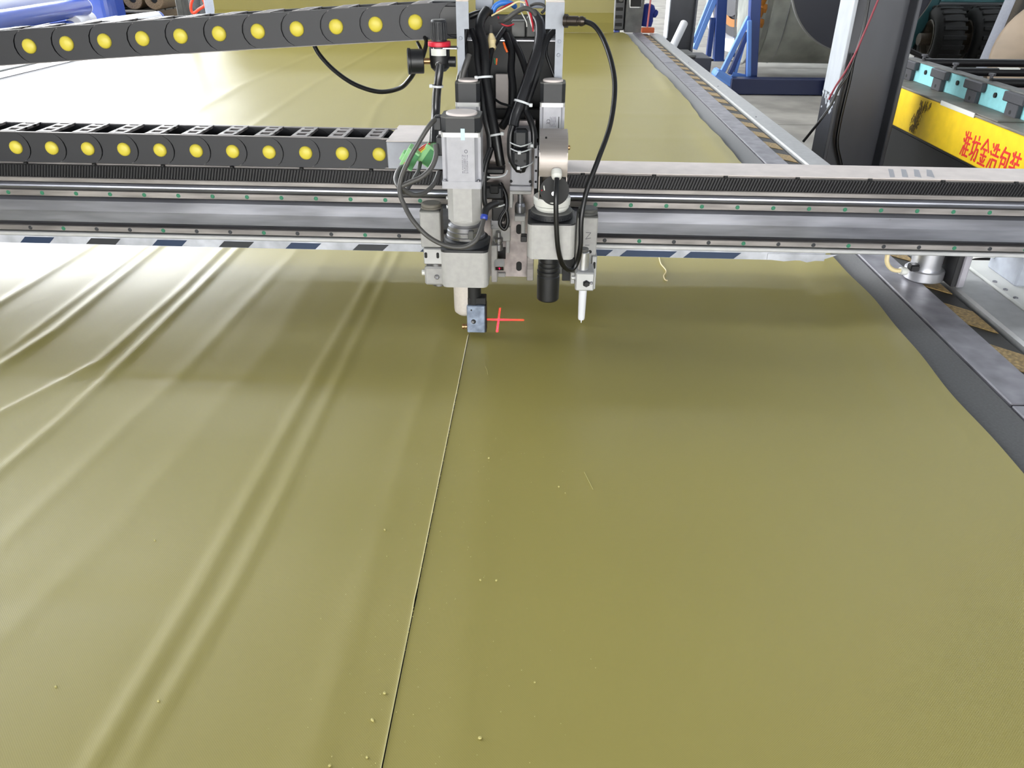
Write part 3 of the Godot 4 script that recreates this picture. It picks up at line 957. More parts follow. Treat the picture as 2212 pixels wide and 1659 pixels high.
func servo(called: String, label: String, cx: float, cz: float, w: float, y_top: float, y_black: float, y_bot: float) -> Node3D:
	var t := thing(called, label, "servo motor", V(cx, y_bot, cz))
	var h := w / 2
	var oct := PackedVector2Array()
	for p in [[-1, -0.72], [-0.72, -1], [0.72, -1], [1, -0.72], [1, 0.72], [0.72, 1], [-0.72, 1], [-1, 0.72]]:
		oct.append(Vector2(p[0], p[1]) * h)
	put(t, "encoder_cap", standing(sh(t), oct, cx, cz, T + y_black, T + y_top), M.motor_black)
	put(t, "cap_plate", standing(sh(t), oct, cx, cz, T + y_top, T + y_top + 0.0015), M.machine_grey)
	put(t, "cap_disc", sh(t).lathe(V(cx, y_top + 0.0015, cz), Vector3.UP, [Vector2(h * 0.80, 0), Vector2(h * 0.80, 0.0022), Vector2(h * 0.76, 0.003), Vector2(0, 0.003)], 32), M.cover_beige)
	put(t, "band", standing(sh(t), round_rect(w, w, 0.003, 2), cx, cz, T + y_black - 0.006, T + y_black), M.aluminium)
	# body: a cross so that the four corner grooves are real
	var k := h * 0.70
	var b := PackedVector2Array([Vector2(-k, -h), Vector2(k, -h), Vector2(k, -h + 0.004), Vector2(h - 0.004, -k + 0.001), Vector2(h, -k), Vector2(h, k), Vector2(h - 0.004, k - 0.001), Vector2(k, h - 0.004), Vector2(k, h), Vector2(-k, h), Vector2(-k, h - 0.004), Vector2(-h + 0.004, k - 0.001), Vector2(-h, k), Vector2(-h, -k), Vector2(-h + 0.004, -k + 0.001), Vector2(-k, -h + 0.004)])
	put(t, "body", standing(sh(t), b, cx, cz, T + y_bot + 0.010, T + y_black - 0.006), M.motor_white)
	put(t, "flange", standing(sh(t), round_rect(w * 1.03, w * 1.03, 0.002, 2), cx, cz, T + y_bot, T + y_bot + 0.010), M.motor_white)
	for sx in [-1, 1]:
		screw(t, V(cx + sx * (h - 0.0035), y_bot + 0.010, cz + h - 0.0035), Vector3.UP, 0.0022, M.steel)
		screw(t, V(cx + sx * (h * 0.82), y_black + 0.001, cz + h * 0.88), Vector3.BACK, 0.0018, M.black_deep)
	return t

func print_rows(parent: Node3D, at_: Vector3, rows: int, cols: int, w: float, h: float, m: Material, seed_: int) -> void:
	# rows of tiny machine printing, turned to read along the motor
	var rng := RandomNumberGenerator.new()
	rng.seed = seed_
	var s := sh(parent)
	for r in rows:
		var y := 0.0
		while y < h:
			var l := h * rng.randf_range(0.02, 0.06)
			var x := w * (float(r) / rows - 0.5)
			s.box(at_ + Vector3(x, y - h / 2, 0), at_ + Vector3(x + w / rows * rng.randf_range(0.25, 0.55), y - h / 2 + l, 0.00025))
			y += l + h * rng.randf_range(0.01, 0.03) + (h * 0.05 if rng.randf() < 0.12 else 0.0)
	put(parent, "print", s, m)

# ---------------------------------------------------------------- left cutting head
func left_head() -> void:
	var cx := -0.108
	var cz := -1.0885
	var m := servo("servo_motor", "large white servo motor with a black cap on top of the left cutting head", -0.1095, cz, 0.0535, 0.3265, 0.308, 0.2325)
	put(m, "tape_piece", sh(m).box(V(-0.109, 0.2985, cz + 0.0268), V(-0.1035, 0.3135, cz + 0.0273)), mat("tape_pale", Color(0.72, 0.83, 0.87), 0.45))
	print_rows(m, V(-0.1035, 0.266, cz + 0.0268), 4, 12, 0.009, 0.024, M.print_grey, 5)
	put(m, "print_ring", sh(m).lathe(V(-0.1025, 0.2835, cz + 0.0268), Vector3.BACK, [Vector2(0.0016, 0), Vector2(0.0024, 0), Vector2(0.0024, 0.0002), Vector2(0.0016, 0.0002), Vector2(0.0016, 0)], 18), M.print_grey)
	put(m, "connector", sh(m).box(V(-0.1455, 0.272, -1.10), V(-0.1365, 0.298, -1.083), 0.0015), M.motor_black)
	put(m, "connector", sh(m).box(V(-0.148, 0.306, -1.10), V(-0.1365, 0.325, -1.08), 0.002), M.motor_black)

	var h := thing("oscillating_cutter", "left oscillating cutting head with white gearbox, square white housing and blue blade block", "cutting head", V(cx, 0.004, cz))
	var gear := PackedVector2Array()
	for p in [[-1, -0.5], [-0.62, -1], [0.5, -1], [1, -0.55], [1, 0.55], [0.5, 1], [-0.62, 1], [-1, 0.5]]:
		gear.append(Vector2(p[0], p[1]) * 0.0235)
	put(h, "gearbox", standing(sh(h), gear, -0.108, cz, T + 0.184, T + 0.2325), M.white_paint)
	put(h, "gearbox_foot", sh(h).lathe(V(-0.108, 0.1765, cz), Vector3.UP, [Vector2(0, 0), Vector2(0.020, 0), Vector2(0.0235, 0.005), Vector2(0.024, 0.009), Vector2(0, 0.009)], 32), M.white_paint)
	for q in [0.2005, 0.213]:
		screw(h, V(-0.1315, q, cz + 0.006), Vector3.LEFT, 0.003, M.aluminium)
	put(h, "collar", sh(h).lathe(V(cx, 0.1555, cz), Vector3.UP, [Vector2(0.0285, 0), Vector2(0.0285, 0.004), Vector2(0.027, 0.005), Vector2(0.027, 0.011), Vector2(0.0255, 0.012), Vector2(0.0255, 0.018), Vector2(0.021, 0.021), Vector2(0, 0.021)], 40), M.steel)
	put(h, "collar_clamp", sh(h).box(V(cx + 0.006, 0.160, cz + 0.022), V(cx + 0.014, 0.172, cz + 0.030), 0.001), M.machine_grey)
	put(h, "pulley", sh(h).lathe(V(cx + 0.001, 0.1455, cz), Vector3.UP, [Vector2(0, 0), Vector2(0.033, 0), Vector2(0.033, 0.008), Vector2(0.0315, 0.0105), Vector2(0, 0.0105)], 40), M.motor_black)
	put(h, "housing", standing(sh(h), round_rect(0.069, 0.072, 0.009), cx, cz, T + 0.0905, T + 0.142), M.white_paint)
	put(h, "housing_lid", standing(sh(h), round_rect(0.069, 0.072, 0.009), cx, cz, T + 0.142, T + 0.1455), M.motor_black)
	put(h, "housing_edge", standing(sh(h), round_rect(0.066, 0.069, 0.008), cx, cz, T + 0.088, T + 0.0905), M.white_paint)
	put(h, "shoe", sh(h).lathe(V(-0.1115, 0.031, cz), Vector3.UP, [Vector2(0, 0.001), Vector2(0.011, 0), Vector2(0.0165, 0.005), Vector2(0.0172, 0.010), Vector2(0.0175, 0.058), Vector2(0, 0.058)], 32, true), M.shoe_white)
	put(h, "spindle", sh(h).cyl(V(-0.098, 0.036, cz + 0.008), V(-0.098, 0.0885, cz + 0.008), 0.0115, -1.0, 20), M.black_deep)
	var bz := -1.066
	put(h, "blade_block", sh(h).box(V(-0.1075, 0.0085, bz - 0.022), V(-0.0800, 0.0535, bz), 0.0012), M.block_blue)
	put(h, "blade_block_cap", sh(h).box(V(-0.1060, 0.0540, bz - 0.022), V(-0.0785, 0.0650, bz - 0.004), 0.001), M.black_deep)
	put(h, "block_side", sh(h).box(V(-0.0800, 0.0085, bz - 0.022), V(-0.0782, 0.0535, bz - 0.002), 0.0005), M.black_deep)
	var o := sh(h)
	o.cyl(V(-0.0975, 0.0275, bz - 0.0005), V(-0.0975, 0.0275, bz + 0.0005), 0.0038, -1.0, 16)
	put(h, "bolt_recess", o, M.black_deep)
	screw(h, V(-0.0985, 0.0275, bz), Vector3.BACK, 0.0024, M.steel)
	put(h, "pin_hole", sh(h).cyl(V(-0.1005, 0.0465, bz - 0.0002), V(-0.1005, 0.0465, bz + 0.0003), 0.0013, -1.0, 10), M.black_deep)
	put(h, "thumb_screw", sh(h).lathe(V(-0.1075, 0.0145, bz - 0.010), Vector3.LEFT, [Vector2(0.0025, -0.001), Vector2(0.0025, 0.0014), Vector2(0.0042, 0.0016), Vector2(0.0042, 0.0034), Vector2(0.0026, 0.0038), Vector2(0.0026, 0.0055), Vector2(0.0044, 0.0058), Vector2(0.0044, 0.0082), Vector2(0, 0.0086)], 14), M.brass)
	put(h, "blade", sh(h).prism(PackedVector2Array([Vector2(-0.1065, 0.0095), Vector2(-0.1015, 0.0095), Vector2(-0.1035, 0.0045), Vector2(-0.1060, 0.0015)]), Transform3D(Basis(), Vector3(0, T, bz - 0.012)), 0.001), M.steel)

	# slide cover on the left
	var s := thing("slide_cover", "white box shaped slide with a round dusty cap left of the cutting head", "linear slide", V(-0.172, 0.035, -1.20))
	put(s, "cover", sh(s).box(V(-0.1925, 0.098, -1.235), V(-0.1595, 0.157, -1.196), 0.0015), M.white_paint)
	put(s, "cover_top", sh(s).box(V(-0.1925, 0.157, -1.235), V(-0.1595, 0.1595, -1.196), 0.001), M.machine_grey)
	put(s, "cap", sh(s).lathe(V(-0.1755, 0.1585, -1.2145), Vector3.UP, [Vector2(0.0165, 0), Vector2(0.0165, 0.003), Vector2(0.0155, 0.0036), Vector2(0.0160, 0.0044), Vector2(0.0160, 0.0080), Vector2(0.014, 0.0092), Vector2(0, 0.0092)], 28), M.shelf_grey)
	put(s, "clamp", sh(s).box(V(-0.1890, 0.0700, -1.228), V(-0.150, 0.0972, -1.193), 0.0015), M.aluminium)
	for x in [-0.1850, -0.1655]:
		put(s, "clamp_slot", sh(s).prism(round_rect(0.0045, 0.010, 0.0022), Transform3D(Basis(), V(x, 0.086, -1.1926)), 0.0008), M.black_deep)
	put(s, "foot_block", sh(s).box(V(-0.1885, 0.0345, -1.224), V(-0.150, 0.0665, -1.190), 0.003), M.white_paint)
	put(s, "foot_cylinder", sh(s).cyl(V(-0.170, 0.066, -1.207), V(-0.170, 0.0705, -1.207), 0.0145, -1.0, 24), M.steel)
	screw(s, V(-0.168, 0.050, -1.190), Vector3.BACK, 0.0042, M.steel)
	put(s, "side_knob", sh(s).cyl(V(-0.1885, 0.0515, -1.205), V(-0.195, 0.0515, -1.205), 0.005, -1.0, 14, 0.001), M.wire_white)
	put(s, "foot_lip", sh(s).cyl(V(-0.166, 0.031, -1.205), V(-0.166, 0.0346, -1.205), 0.012, -1.0, 20), M.steel)

	# small upright motor behind the head
	servo("servo_motor", "small white servo motor with a black cap standing behind the large left motor", -0.1125, -1.225, 0.037, 0.349, 0.3225, 0.22)
	# coupling and slide bits on the plate
	var c := thing("shaft_coupling", "grey shaft coupling and white slide block between the left head and the plate", "coupling", V(-0.069, 0.05, -1.2))
	put(c, "slide_block", sh(c).box(V(-0.0785, 0.036, -1.232), V(-0.0690, 0.100, -1.205), 0.001), M.white_paint)
	put(c, "stop_block", sh(c).box(V(-0.0690, 0.033, -1.2445), V(-0.0565, 0.040, -1.236), 0.001), M.white_paint)
	put(c, "window", sh(c).box(V(-0.0690, 0.0645, -1.2445), V(-0.0565, 0.0840, -1.240)), M.black_deep)
	put(c, "coupling", sh(c).lathe(V(-0.067, 0.090, -1.215), Vector3.UP, [Vector2(0.0075, 0), Vector2(0.0075, 0.010), Vector2(0.006, 0.011), Vector2(0.006, 0.013), Vector2(0.0075, 0.014), Vector2(0.0075, 0.020), Vector2(0.004, 0.022), Vector2(0.004, 0.030), Vector2(0, 0.030)], 20), M.steel)
	put(c, "bracket", sh(c).box(V(-0.078, 0.1005, -1.234), V(-0.048, 0.1250, -1.226), 0.001), M.white_paint)
	put(c, "upright", sh(c).box(V(-0.0555, 0.078, -1.238), V(-0.0495, 0.150, -1.230), 0.001), M.white_paint)
	put(c, "sensor", sh(c).box(V(-0.077, 0.140, -1.225), V(-0.056, 0.178, -1.205), 0.002), M.black_plastic)
	put(c, "sensor_arm", sh(c).box(V(-0.079, 0.128, -1.222), V(-0.062, 0.143, -1.205), 0.001), M.steel)

# ---------------------------------------------------------------- right punching head
func right_head() -> void:
	var cx := 0.0168
	var cz := -1.090
	var m2 := servo("servo_motor", "small white servo motor with CE marking standing behind the curved steel cover", 0.0148, -1.222, 0.0375, 0.3505, 0.324, 0.245)
	# printed marking, turned a quarter
	var tm := TextMesh.new()
	tm.text = "CE"
	tm.font_size = 16
	tm.pixel_size = 0.00042
	tm.depth = 0.0002
	var sf := SystemFont.new()
	sf.font_names = PackedStringArray(["Droid Sans"])
	tm.font = sf
	var ce := put(m2, "marking", tm, M.print_dark)
	ce.rotation.z = -PI / 2
	ce.position = V(0.0092, 0.2968, -1.222 + 0.0190) - m2.position
	print_rows(m2, V(0.0165, 0.2968, -1.222 + 0.01885), 5, 10, 0.010, 0.014, M.print_grey, 11)
	put(m2, "print_bar", sh(m2).box(V(0.0243, 0.288, -1.2033), V(0.0256, 0.3045, -1.2030)), M.print_dark)

	# motor of the slide, with its strapped plug
	var m3 := thing("slide_motor", "narrow white motor with a black plug strapped to its front between the two heads", "servo motor", V(-0.03, 0.185, -1.21))
	put(m3, "body", sh(m3).box(V(-0.0475, 0.2005, -1.235), V(-0.0150, 0.285, -1.200), 0.002), M.motor_white)
	put(m3, "flange", sh(m3).box(V(-0.0485, 0.1925, -1.236), V(-0.0140, 0.2000, -1.199), 0.001), M.motor_white)
	put(m3, "leg", sh(m3).box(V(-0.0485, 0.1650, -1.236), V(-0.0435, 0.1925, -1.200), 0.0008), M.white_paint)
	put(m3, "head_plate", sh(m3).box(V(-0.0485, 0.1870, -1.236), V(-0.0140, 0.1923, -1.199), 0.0008), M.white_paint)
	put(m3, "side_strip", sh(m3).box(V(-0.0108, 0.195, -1.225), V(-0.0055, 0.262, -1.205), 0.0006), M.motor_white)
	for yy in [0.206, 0.223, 0.244]:
		screw(m3, V(-0.0078, yy, -1.205), Vector3.BACK, 0.0018, M.black_deep)
	for x in [-0.0460, -0.0165]:
		screw(m3, V(x, 0.2075, -1.2005), Vector3.BACK, 0.0022, M.black_deep)
	put(m3, "plug", sh(m3).box(V(-0.0440, 0.232, -1.200), V(-0.0185, 0.2600, -1.178), 0.004), M.motor_black)
	put(m3, "plug_cap", sh(m3).box(V(-0.0420, 0.2605, -1.198), V(-0.0205, 0.2890, -1.180), 0.004), M.motor_black)
	put(m3, "plug_tail", sh(m3).cyl(V(-0.0315, 0.2260, -1.186), V(-0.0315, 0.2340, -1.186), 0.0075, 0.010, 16), M.black_plastic)
	for p in [-0.0375, -0.0245]:
		put(m3, "socket_hole", sh(m3).cyl(V(p, 0.244, -1.1785), V(p, 0.244, -1.1775), 0.0022, -1.0, 10), M.black_deep)
	for yy in [0.266, 0.2575, 0.2345]:
		var ring := sh(m3)
		for i in 12:
			var a0 := PI * i / 12.0
			var a1 := PI * (i + 1) / 12.0
			var p0 := V(-0.0312 + 0.0185 * cos(a0), yy + 0.004 * absf(cos(a0)), -1.198 + 0.022 * sin(a0))
			var p1 := V(-0.0312 + 0.0185 * cos(a1), yy + 0.004 * absf(cos(a1)), -1.198 + 0.022 * sin(a1))
			ring.tube([p0, p1], 0.0011, 6, 1)
		var hp := V(-0.0145 if yy > 0.26 else (-0.033 if yy > 0.25 else -0.034), yy, -1.183 if yy > 0.26 else -1.174)
		ring.box(hp - Vector3.ONE * 0.0024, hp + Vector3.ONE * 0.0024, 0.0006)
		put(m3, "cable_tie", ring, M.tie_white)
	put(m3, "shaft", sh(m3).cyl(V(-0.032, 0.160, -1.215), V(-0.032, 0.187, -1.215), 0.0042, -1.0, 14), M.steel)
	put(m3, "coupling", sh(m3).lathe(V(-0.032, 0.1545, -1.215), Vector3.UP, [Vector2(0, 0), Vector2(0.0088, 0), Vector2(0.0088, 0.010), Vector2(0.0078, 0.0125), Vector2(0.0070, 0.0150), Vector2(0, 0.0150)], 22), M.steel)
	put(m3, "slide_bracket", sh(m3).box(V(-0.0405, 0.1440, -1.225), V(-0.0230, 0.1535, -1.195), 0.0012), M.white_paint)
	put(m3, "slide_bracket", sh(m3).box(V(-0.0300, 0.1110, -1.222), V(-0.0235, 0.1440, -1.205), 0.001), M.white_paint)
	put(m3, "sensor", sh(m3).box(V(-0.0300, 0.112, -1.205), V(-0.020, 0.122, -1.190), 0.001), M.black_plastic)

	var h := thing("punch_unit", "right punching head with curved steel cover, square white housing and ribbed black nose", "punching head", V(cx, 0.05, cz))
	# bent steel cover: its side outline bulges forward
	var o := PackedVector2Array()
	var inner := PackedVector2Array()
	for p in [[1.150, 0.2975], [1.128, 0.3020], [1.105, 0.3015], [1.088, 0.2980], [1.076, 0.2915], [1.0685, 0.2820], [1.0655, 0.2690], [1.0665, 0.2580], [1.0690, 0.2495]]:
		o.append(Vector2(p[0], p[1]))
		inner.append(Vector2(p[0] + 0.0012, p[1] - 0.0008))
	var sheet := sh(h)
	for i in o.size() - 1:
		var e := (o[i + 1] - o[i]).normalized()
		var e0 := (o[i] - o[maxi(i - 1, 0)]).normalized() if i > 0 else e
		var e2 := (o[mini(i + 2, o.size() - 1)] - o[i + 1]).normalized() if i + 2 < o.size() else e
		var n0 := ((e + e0) / 2).normalized()
		var n1 := ((e + e2) / 2).normalized()
		var N0 := Vector3(0, -n0.x, -n0.y)
		var N1 := Vector3(0, -n1.x, -n1.y)
		N0 = Vector3(0, absf(n0.x), absf(n0.y)) if n0.x < 0 else Vector3(0, -absf(n0.x), absf(n0.y))
		N1 = Vector3(0, absf(n1.x), absf(n1.y)) if n1.x < 0 else Vector3(0, -absf(n1.x), absf(n1.y))
		var a := V(-0.0015, o[i].y, -o[i].x)
		var b := V(0.0352, o[i].y, -o[i].x)
		var c := V(0.0352, o[i + 1].y, -o[i + 1].x)
		var d := V(-0.0015, o[i + 1].y, -o[i + 1].x)
		sheet.tri(a, b, c, N0, N0, N1)
		sheet.tri(a, c, d, N0, N1, N1)
		var ia := V(-0.0015, inner[i].y, -inner[i].x)
		var ib := V(0.0352, inner[i].y, -inner[i].x)
		var ic := V(0.0352, inner[i + 1].y, -inner[i + 1].x)
		var id := V(-0.0015, inner[i + 1].y, -inner[i + 1].x)
		sheet.tri(ia, ib, ic, -N0, -N0, -N1)
		sheet.tri(ia, ic, id, -N0, -N1, -N1)
	put(h, "curved_cover", sheet, M.steel_brushed)
	# cheeks that close the sides of the cover
	var cheek := PackedVector2Array(o)
	cheek.append_array([Vector2(1.069, 0.2300), Vector2(1.075, 0.205), Vector2(1.115, 0.205), Vector2(1.150, 0.25)])
	put(h, "cover_cheek", sh(h).prism(cheek, Transform3D(SIDEWAYS, V(0.0364, 0, 0)), 0.0012), M.steel_brushed)
	put(h, "cover_cheek", sh(h).prism(cheek, Transform3D(SIDEWAYS, V(-0.0016, 0, 0)), 0.0012), M.steel_brushed)
	screw(h, V(0.0364, 0.286, -1.083), Vector3.RIGHT, 0.0032, M.brass, "cover_screw")
	put(h, "vent_hole", sh(h).cyl(V(0.0060, 0.2975, -1.0870), V(0.0060, 0.2986, -1.0862), 0.0014, -1.0, 10), M.black_deep)
	put(h, "motor_core", sh(h).cyl(V(cx, 0.206, cz - 0.006), V(cx, 0.288, cz - 0.006), 0.0150, -1.0, 24), M.shelf_grey)
	put(h, "cable_gland", sh(h).lathe(at(1202, 368, -1.067), Vector3(0.05, -0.75, 0.65), [Vector2(0, 0), Vector2(0.0072, 0), Vector2(0.0078, 0.004), Vector2(0.0078, 0.008), Vector2(0.0062, 0.012), Vector2(0.0034, 0.013), Vector2(0, 0.013)], 10), M.wire_white)
	put(h, "encoder_disc", sh(h).lathe(at(1198, 412, -1.0655), Vector3(0, 0.12, 1), [Vector2(0, -0.003), Vector2(0.0198, -0.003), Vector2(0.0203, -0.002), Vector2(0.0203, 0.0), Vector2(0, 0.0003)], 40), M.black_deep)
	put(h, "disc_hub", sh(h).lathe(at(1196, 418, -1.0650), Vector3(0, 0.12, 1), [Vector2(0.0032, 0), Vector2(0.0030, 0.003), Vector2(0, 0.0033)], 14), M.aluminium_bright)
	put(h, "ring_white", sh(h).lathe(V(cx, 0.1975, cz), Vector3.UP, [Vector2(0.0215, 0), Vector2(0.0245, 0.004), Vector2(0.0245, 0.008), Vector2(0.0262, 0.0085), Vector2(0.0268, 0.0165), Vector2(0.0255, 0.0195), Vector2(0.018, 0.0195)], 44), M.wire_white)
	put(h, "ring_gap", sh(h).lathe(V(cx, 0.2052, cz), Vector3.UP, [Vector2(0.0250, 0), Vector2(0.0252, 0.0010), Vector2(0.0250, 0.0016)], 40), M.black_deep)
	put(h, "pulley_top", sh(h).lathe(V(cx, 0.1955, cz), Vector3.UP, [Vector2(0.0300, 0), Vector2(0.0300, 0.0016), Vector2(0.029, 0.0022), Vector2(0, 0.0022)], 44), M.machine_grey)
	var pu := sh(h)
	pu.lathe(V(cx, 0.1875, cz), Vector3.UP, [Vector2(0, 0), Vector2(0.0300, 0), Vector2(0.0300, 0.008), Vector2(0, 0.008)], 44)
	for i in 44:
		var a := TAU * i / 44.0
		var dd := Vector3(cos(a), 0, sin(a))
		pu.obox(Transform3D(Basis(Vector3.UP, -a), V(cx, 0.1893, cz) + dd * 0.0303), Vector3(0.0016, 0.003, 0.0014))
	put(h, "pulley", pu, M.motor_black)
	put(h, "housing", standing(sh(h), round_rect(0.0680, 0.072, 0.009), cx, cz, T + 0.1360, T + 0.1845), M.white_paint)
	put(h, "housing_lid", standing(sh(h), round_rect(0.0680, 0.072, 0.009), cx, cz, T + 0.1845, T + 0.1870), M.motor_black)
	put(h, "housing_edge", standing(sh(h), round_rect(0.065, 0.069, 0.008), cx, cz, T + 0.1335, T + 0.1360), M.white_paint)
	var prof := [Vector2(0, 0), Vector2(0.0155, 0), Vector2(0.0168, 0.002), Vector2(0.0170, 0.038), Vector2(0.0160, 0.040)]
	for i in 4:
		prof.append_array([Vector2(0.0160 - i * 0.0004, 0.0415 + i * 0.007), Vector2(0.0172 - i * 0.0008, 0.0425 + i * 0.007), Vector2(0.0172 - i * 0.0008, 0.0468 + i * 0.007), Vector2(0.0156 - i * 0.0004, 0.0478 + i * 0.007)])
	prof.append(Vector2(0.012, 0.082))
	put(h, "nose", sh(h).lathe(V(0.0150, 0.0575, cz), Vector3.UP, prof, 36), M.black_plastic)
	for q in [[V(-0.0005, 0.205, -1.068), V(0.0012, 0.231, -1.070), M.plug_green], [V(0.0015, 0.205, -1.067), V(0.004, 0.231, -1.068), M.wire_red], [V(0.0045, 0.212, -1.066), V(0.006, 0.228, -1.067), M.wire_white]]:
		put(h, "lead", sh(h).tube([q[0] + Vector3(0, 0.026, 0.002), q[1]], 0.0009, 6, 2), q[2])

	# marker pen on its own slide
	var s := thing("pen_slide", "grey white slide with a pencilled mark and dark round cap right of the punch", "linear slide", V(0.078, 0.04, -1.20))
	put(s, "cover", sh(s).box(V(0.0600, 0.052, -1.236), V(0.0930, 0.1515, -1.198), 0.0015), M.white_paint)
	put(s, "cover_top", sh(s).box(V(0.0600, 0.1515, -1.236), V(0.0930, 0.1540, -1.198), 0.001), M.machine_grey)
	put(s, "cap", sh(s).lathe(V(0.0770, 0.1540, -1.216), Vector3.UP, [Vector2(0.0158, 0), Vector2(0.0158, 0.003), Vector2(0.0148, 0.0036), Vector2(0.0154, 0.0044), Vector2(0.0154, 0.0082), Vector2(0.013, 0.0094), Vector2(0, 0.0094)], 28), M.machine_grey)
	# the pencil strokes
	var ink := sh(s)
	for st in [[[0.0745, 0.1275], [0.0825, 0.1275]], [[0.0825, 0.1275], [0.0745, 0.1165]], [[0.0745, 0.1165], [0.0830, 0.1185]], [[0.0740, 0.1065], [0.0810, 0.1065]]]:
		ink.tube([V(st[0][0], st[0][1], -1.1979), V(st[1][0], st[1][1], -1.1979)], 0.0004, 5, 1)
	put(s, "pencil_mark", ink, M.print_grey)
	put(s, "side_plate", sh(s).box(V(0.0865, 0.033, -1.225), V(0.0945, 0.090, -1.190), 0.001), M.aluminium)
	put(s, "side_slot", sh(s).prism(round_rect(0.004, 0.012, 0.002), Transform3D(Basis(), V(0.0905, 0.075, -1.1897)), 0.0006), M.black_deep)
	for p in [[0.078, 0.0985], [0.083, 0.0955]]:
		screw(s, V(p[0], p[1], -1.198), Vector3.BACK, 0.0026, M.black_deep)
	put(s, "side_plate", sh(s).box(V(0.0530, 0.040, -1.21), V(0.0600, 0.060, -1.195), 0.001), M.aluminium)

	var p := thing("marking_pen", "slim white marking pen with a silver holder at the right end of the tool carriage", "pen", V(0.070, 0.0035, -1.122))
	var px := 0.0700
	var pz := -1.122
	put(p, "holder_rod", sh(p).cyl(V(px - 0.0015, 0.094, pz), V(px - 0.0015, 0.1230, pz), 0.0083, -1.0, 22, 0.001), M.aluminium_bright)
	put(p, "holder_cap", sh(p).cyl(V(px - 0.0015, 0.1232, pz), V(px - 0.0015, 0.1285, pz), 0.0070, -1.0, 22, 0.001), M.machine_grey)
	put(p, "clamp", sh(p).box(V(0.0570, 0.0640, -1.150), V(0.0858, 0.0938, -1.107), 0.002), M.aluminium)
	put(p, "clamp_arm", sh(p).box(V(0.0620, 0.066, -1.200), V(0.0820, 0.090, -1.150), 0.001), M.aluminium)
	put(p, "clamp_knob", sh(p).lathe(V(0.0735, 0.0770, -1.107), Vector3(0.1, 0, 1), [Vector2(0.0055, -0.001), Vector2(0.0055, 0.003), Vector2(0.004, 0.005), Vector2(0, 0.005)], 6), M.black_plastic)
	screw(p, V(0.0815, 0.0780, -1.107), Vector3.BACK, 0.0026, M.steel)
	put(p, "side_screw", sh(p).cyl(V(0.0570, 0.080, -1.122), V(0.0515, 0.080, -1.122), 0.0035, -1.0, 10), M.aluminium)
	put(p, "pen_body", sh(p).lathe(V(px, 0.0035, pz), Vector3.UP, [Vector2(0.0007, 0), Vector2(0.0009, 0.0050), Vector2(0.0046, 0.0060), Vector2(0.0054, 0.008), Vector2(0.0060, 0.034), Vector2(0.0064, 0.061), Vector2(0, 0.061)], 22), M.pen_white)

	# red pointer: a small lamp behind a cross shaped slit throws the mark on the sheet
	var L := at(1079, 569, -1.208)
	var t := thing("laser_pointer", "small white laser module beside the plate that throws the red cross", "laser", L + Vector3(0, -0.012, 0))
	var cross := on(1077, 690, T + 0.0015)
	var beam := (cross - L).normalized()
	var fy := -beam
	var fx := Vector3.RIGHT.slide(beam).normalized()
	var fz := fx.cross(fy)
	var fr := Transform3D(Basis(fx, fy, fz), L)          # the module points along the beam, its slit plate 12 mm ahead
	var inv := fr.affine_inverse()
	var onto := func(dx: float, dz: float) -> Vector2:    # a point of the mark, seen through the plate
		var w := inv * (cross + Vector3(dx, 0, dz))
		return Vector2(w.x, w.z) * (-0.009 / w.y)
	var e := 0.0066
	var pl := sh(t)
	var add := func(poly: Array): pl.prism(PackedVector2Array(poly), Transform3D(Basis(fx, fz, fx.cross(fz)), L - fy * 0.009), 0.0003)
	var tx := 0.0012
	var tz := 0.0030
	var hw := 0.041
	var hd := 0.046
	for sx in [-1.0, 1.0]:
		for sz in [-1.0, 1.0]:
			add.call([onto.call(sx * tx, sz * tz), onto.call(sx * tx, sz * hd), Vector2(onto.call(sx * tx, sz * hd).x, sz * e), Vector2(sx * e, sz * e), Vector2(sx * e, onto.call(sx * hw, sz * tz).y), onto.call(sx * hw, sz * tz)])
		add.call([onto.call(sx * hw, -tz), onto.call(sx * hw, tz), Vector2(sx * e, onto.call(sx * hw, tz).y), Vector2(sx * e, onto.call(sx * hw, -tz).y)])
	for sz in [-1.0, 1.0]:
		add.call([onto.call(-tx, sz * hd), onto.call(tx, sz * hd), Vector2(onto.call(tx, sz * hd).x, sz * e), Vector2(onto.call(-tx, sz * hd).x, sz * e)])
	put(t, "slit_plate", pl, M.black_deep)
	var w := sh(t)
	var cover := sh(t)
	for q in [[Vector3(e, -0.003, 0), Vector3(0.001, 0.013, 2 * e)], [Vector3(-e, -0.003, 0), Vector3(0.001, 0.013, 2 * e)], [Vector3(0, -0.003, e), Vector3(2 * e, 0.013, 0.001)], [Vector3(0, -0.003, -e), Vector3(2 * e, 0.013, 0.001)], [Vector3(0, 0.0035, 0), Vector3(2 * e, 0.001, 2 * e)]]:
		w.obox(fr.translated_local(q[0]), q[1])
		cover.obox(fr.translated_local(q[0] + q[0].normalized() * 0.0009 if q[0].y < 0 else q[0] + Vector3(0, 0.0009, 0)), q[1] + Vector3(0.0004, 0.0, 0.0004))
	put(t, "lining", w, M.black_deep)
	put(t, "shell", cover, M.white_paint)
	var red := StandardMaterial3D.new()
	red.albedo_color = Color(0.6, 0.02, 0.02)
	red.emission_enabled = true
	red.emission = Color(1, 0.03, 0.05)
	red.emission_energy_multiplier = 0.3
	var em := sh(t).box(L - beam * 0.001 - Vector3.ONE * 0.00015, L - beam * 0.001 + Vector3.ONE * 0.00015)
	put(t, "laser_diode", em, red)
	var al := AreaLight3D.new()
	al.name = "laser_light"
	al.area_size = Vector2(0.00012, 0.00012)
	al.light_color = Color(1, 0.02, 0.22)
	al.light_energy = LASER
	al.area_range = 20.0 if "area_range" in al else 20.0
	al.shadow_enabled = true
	t.add_child(al)
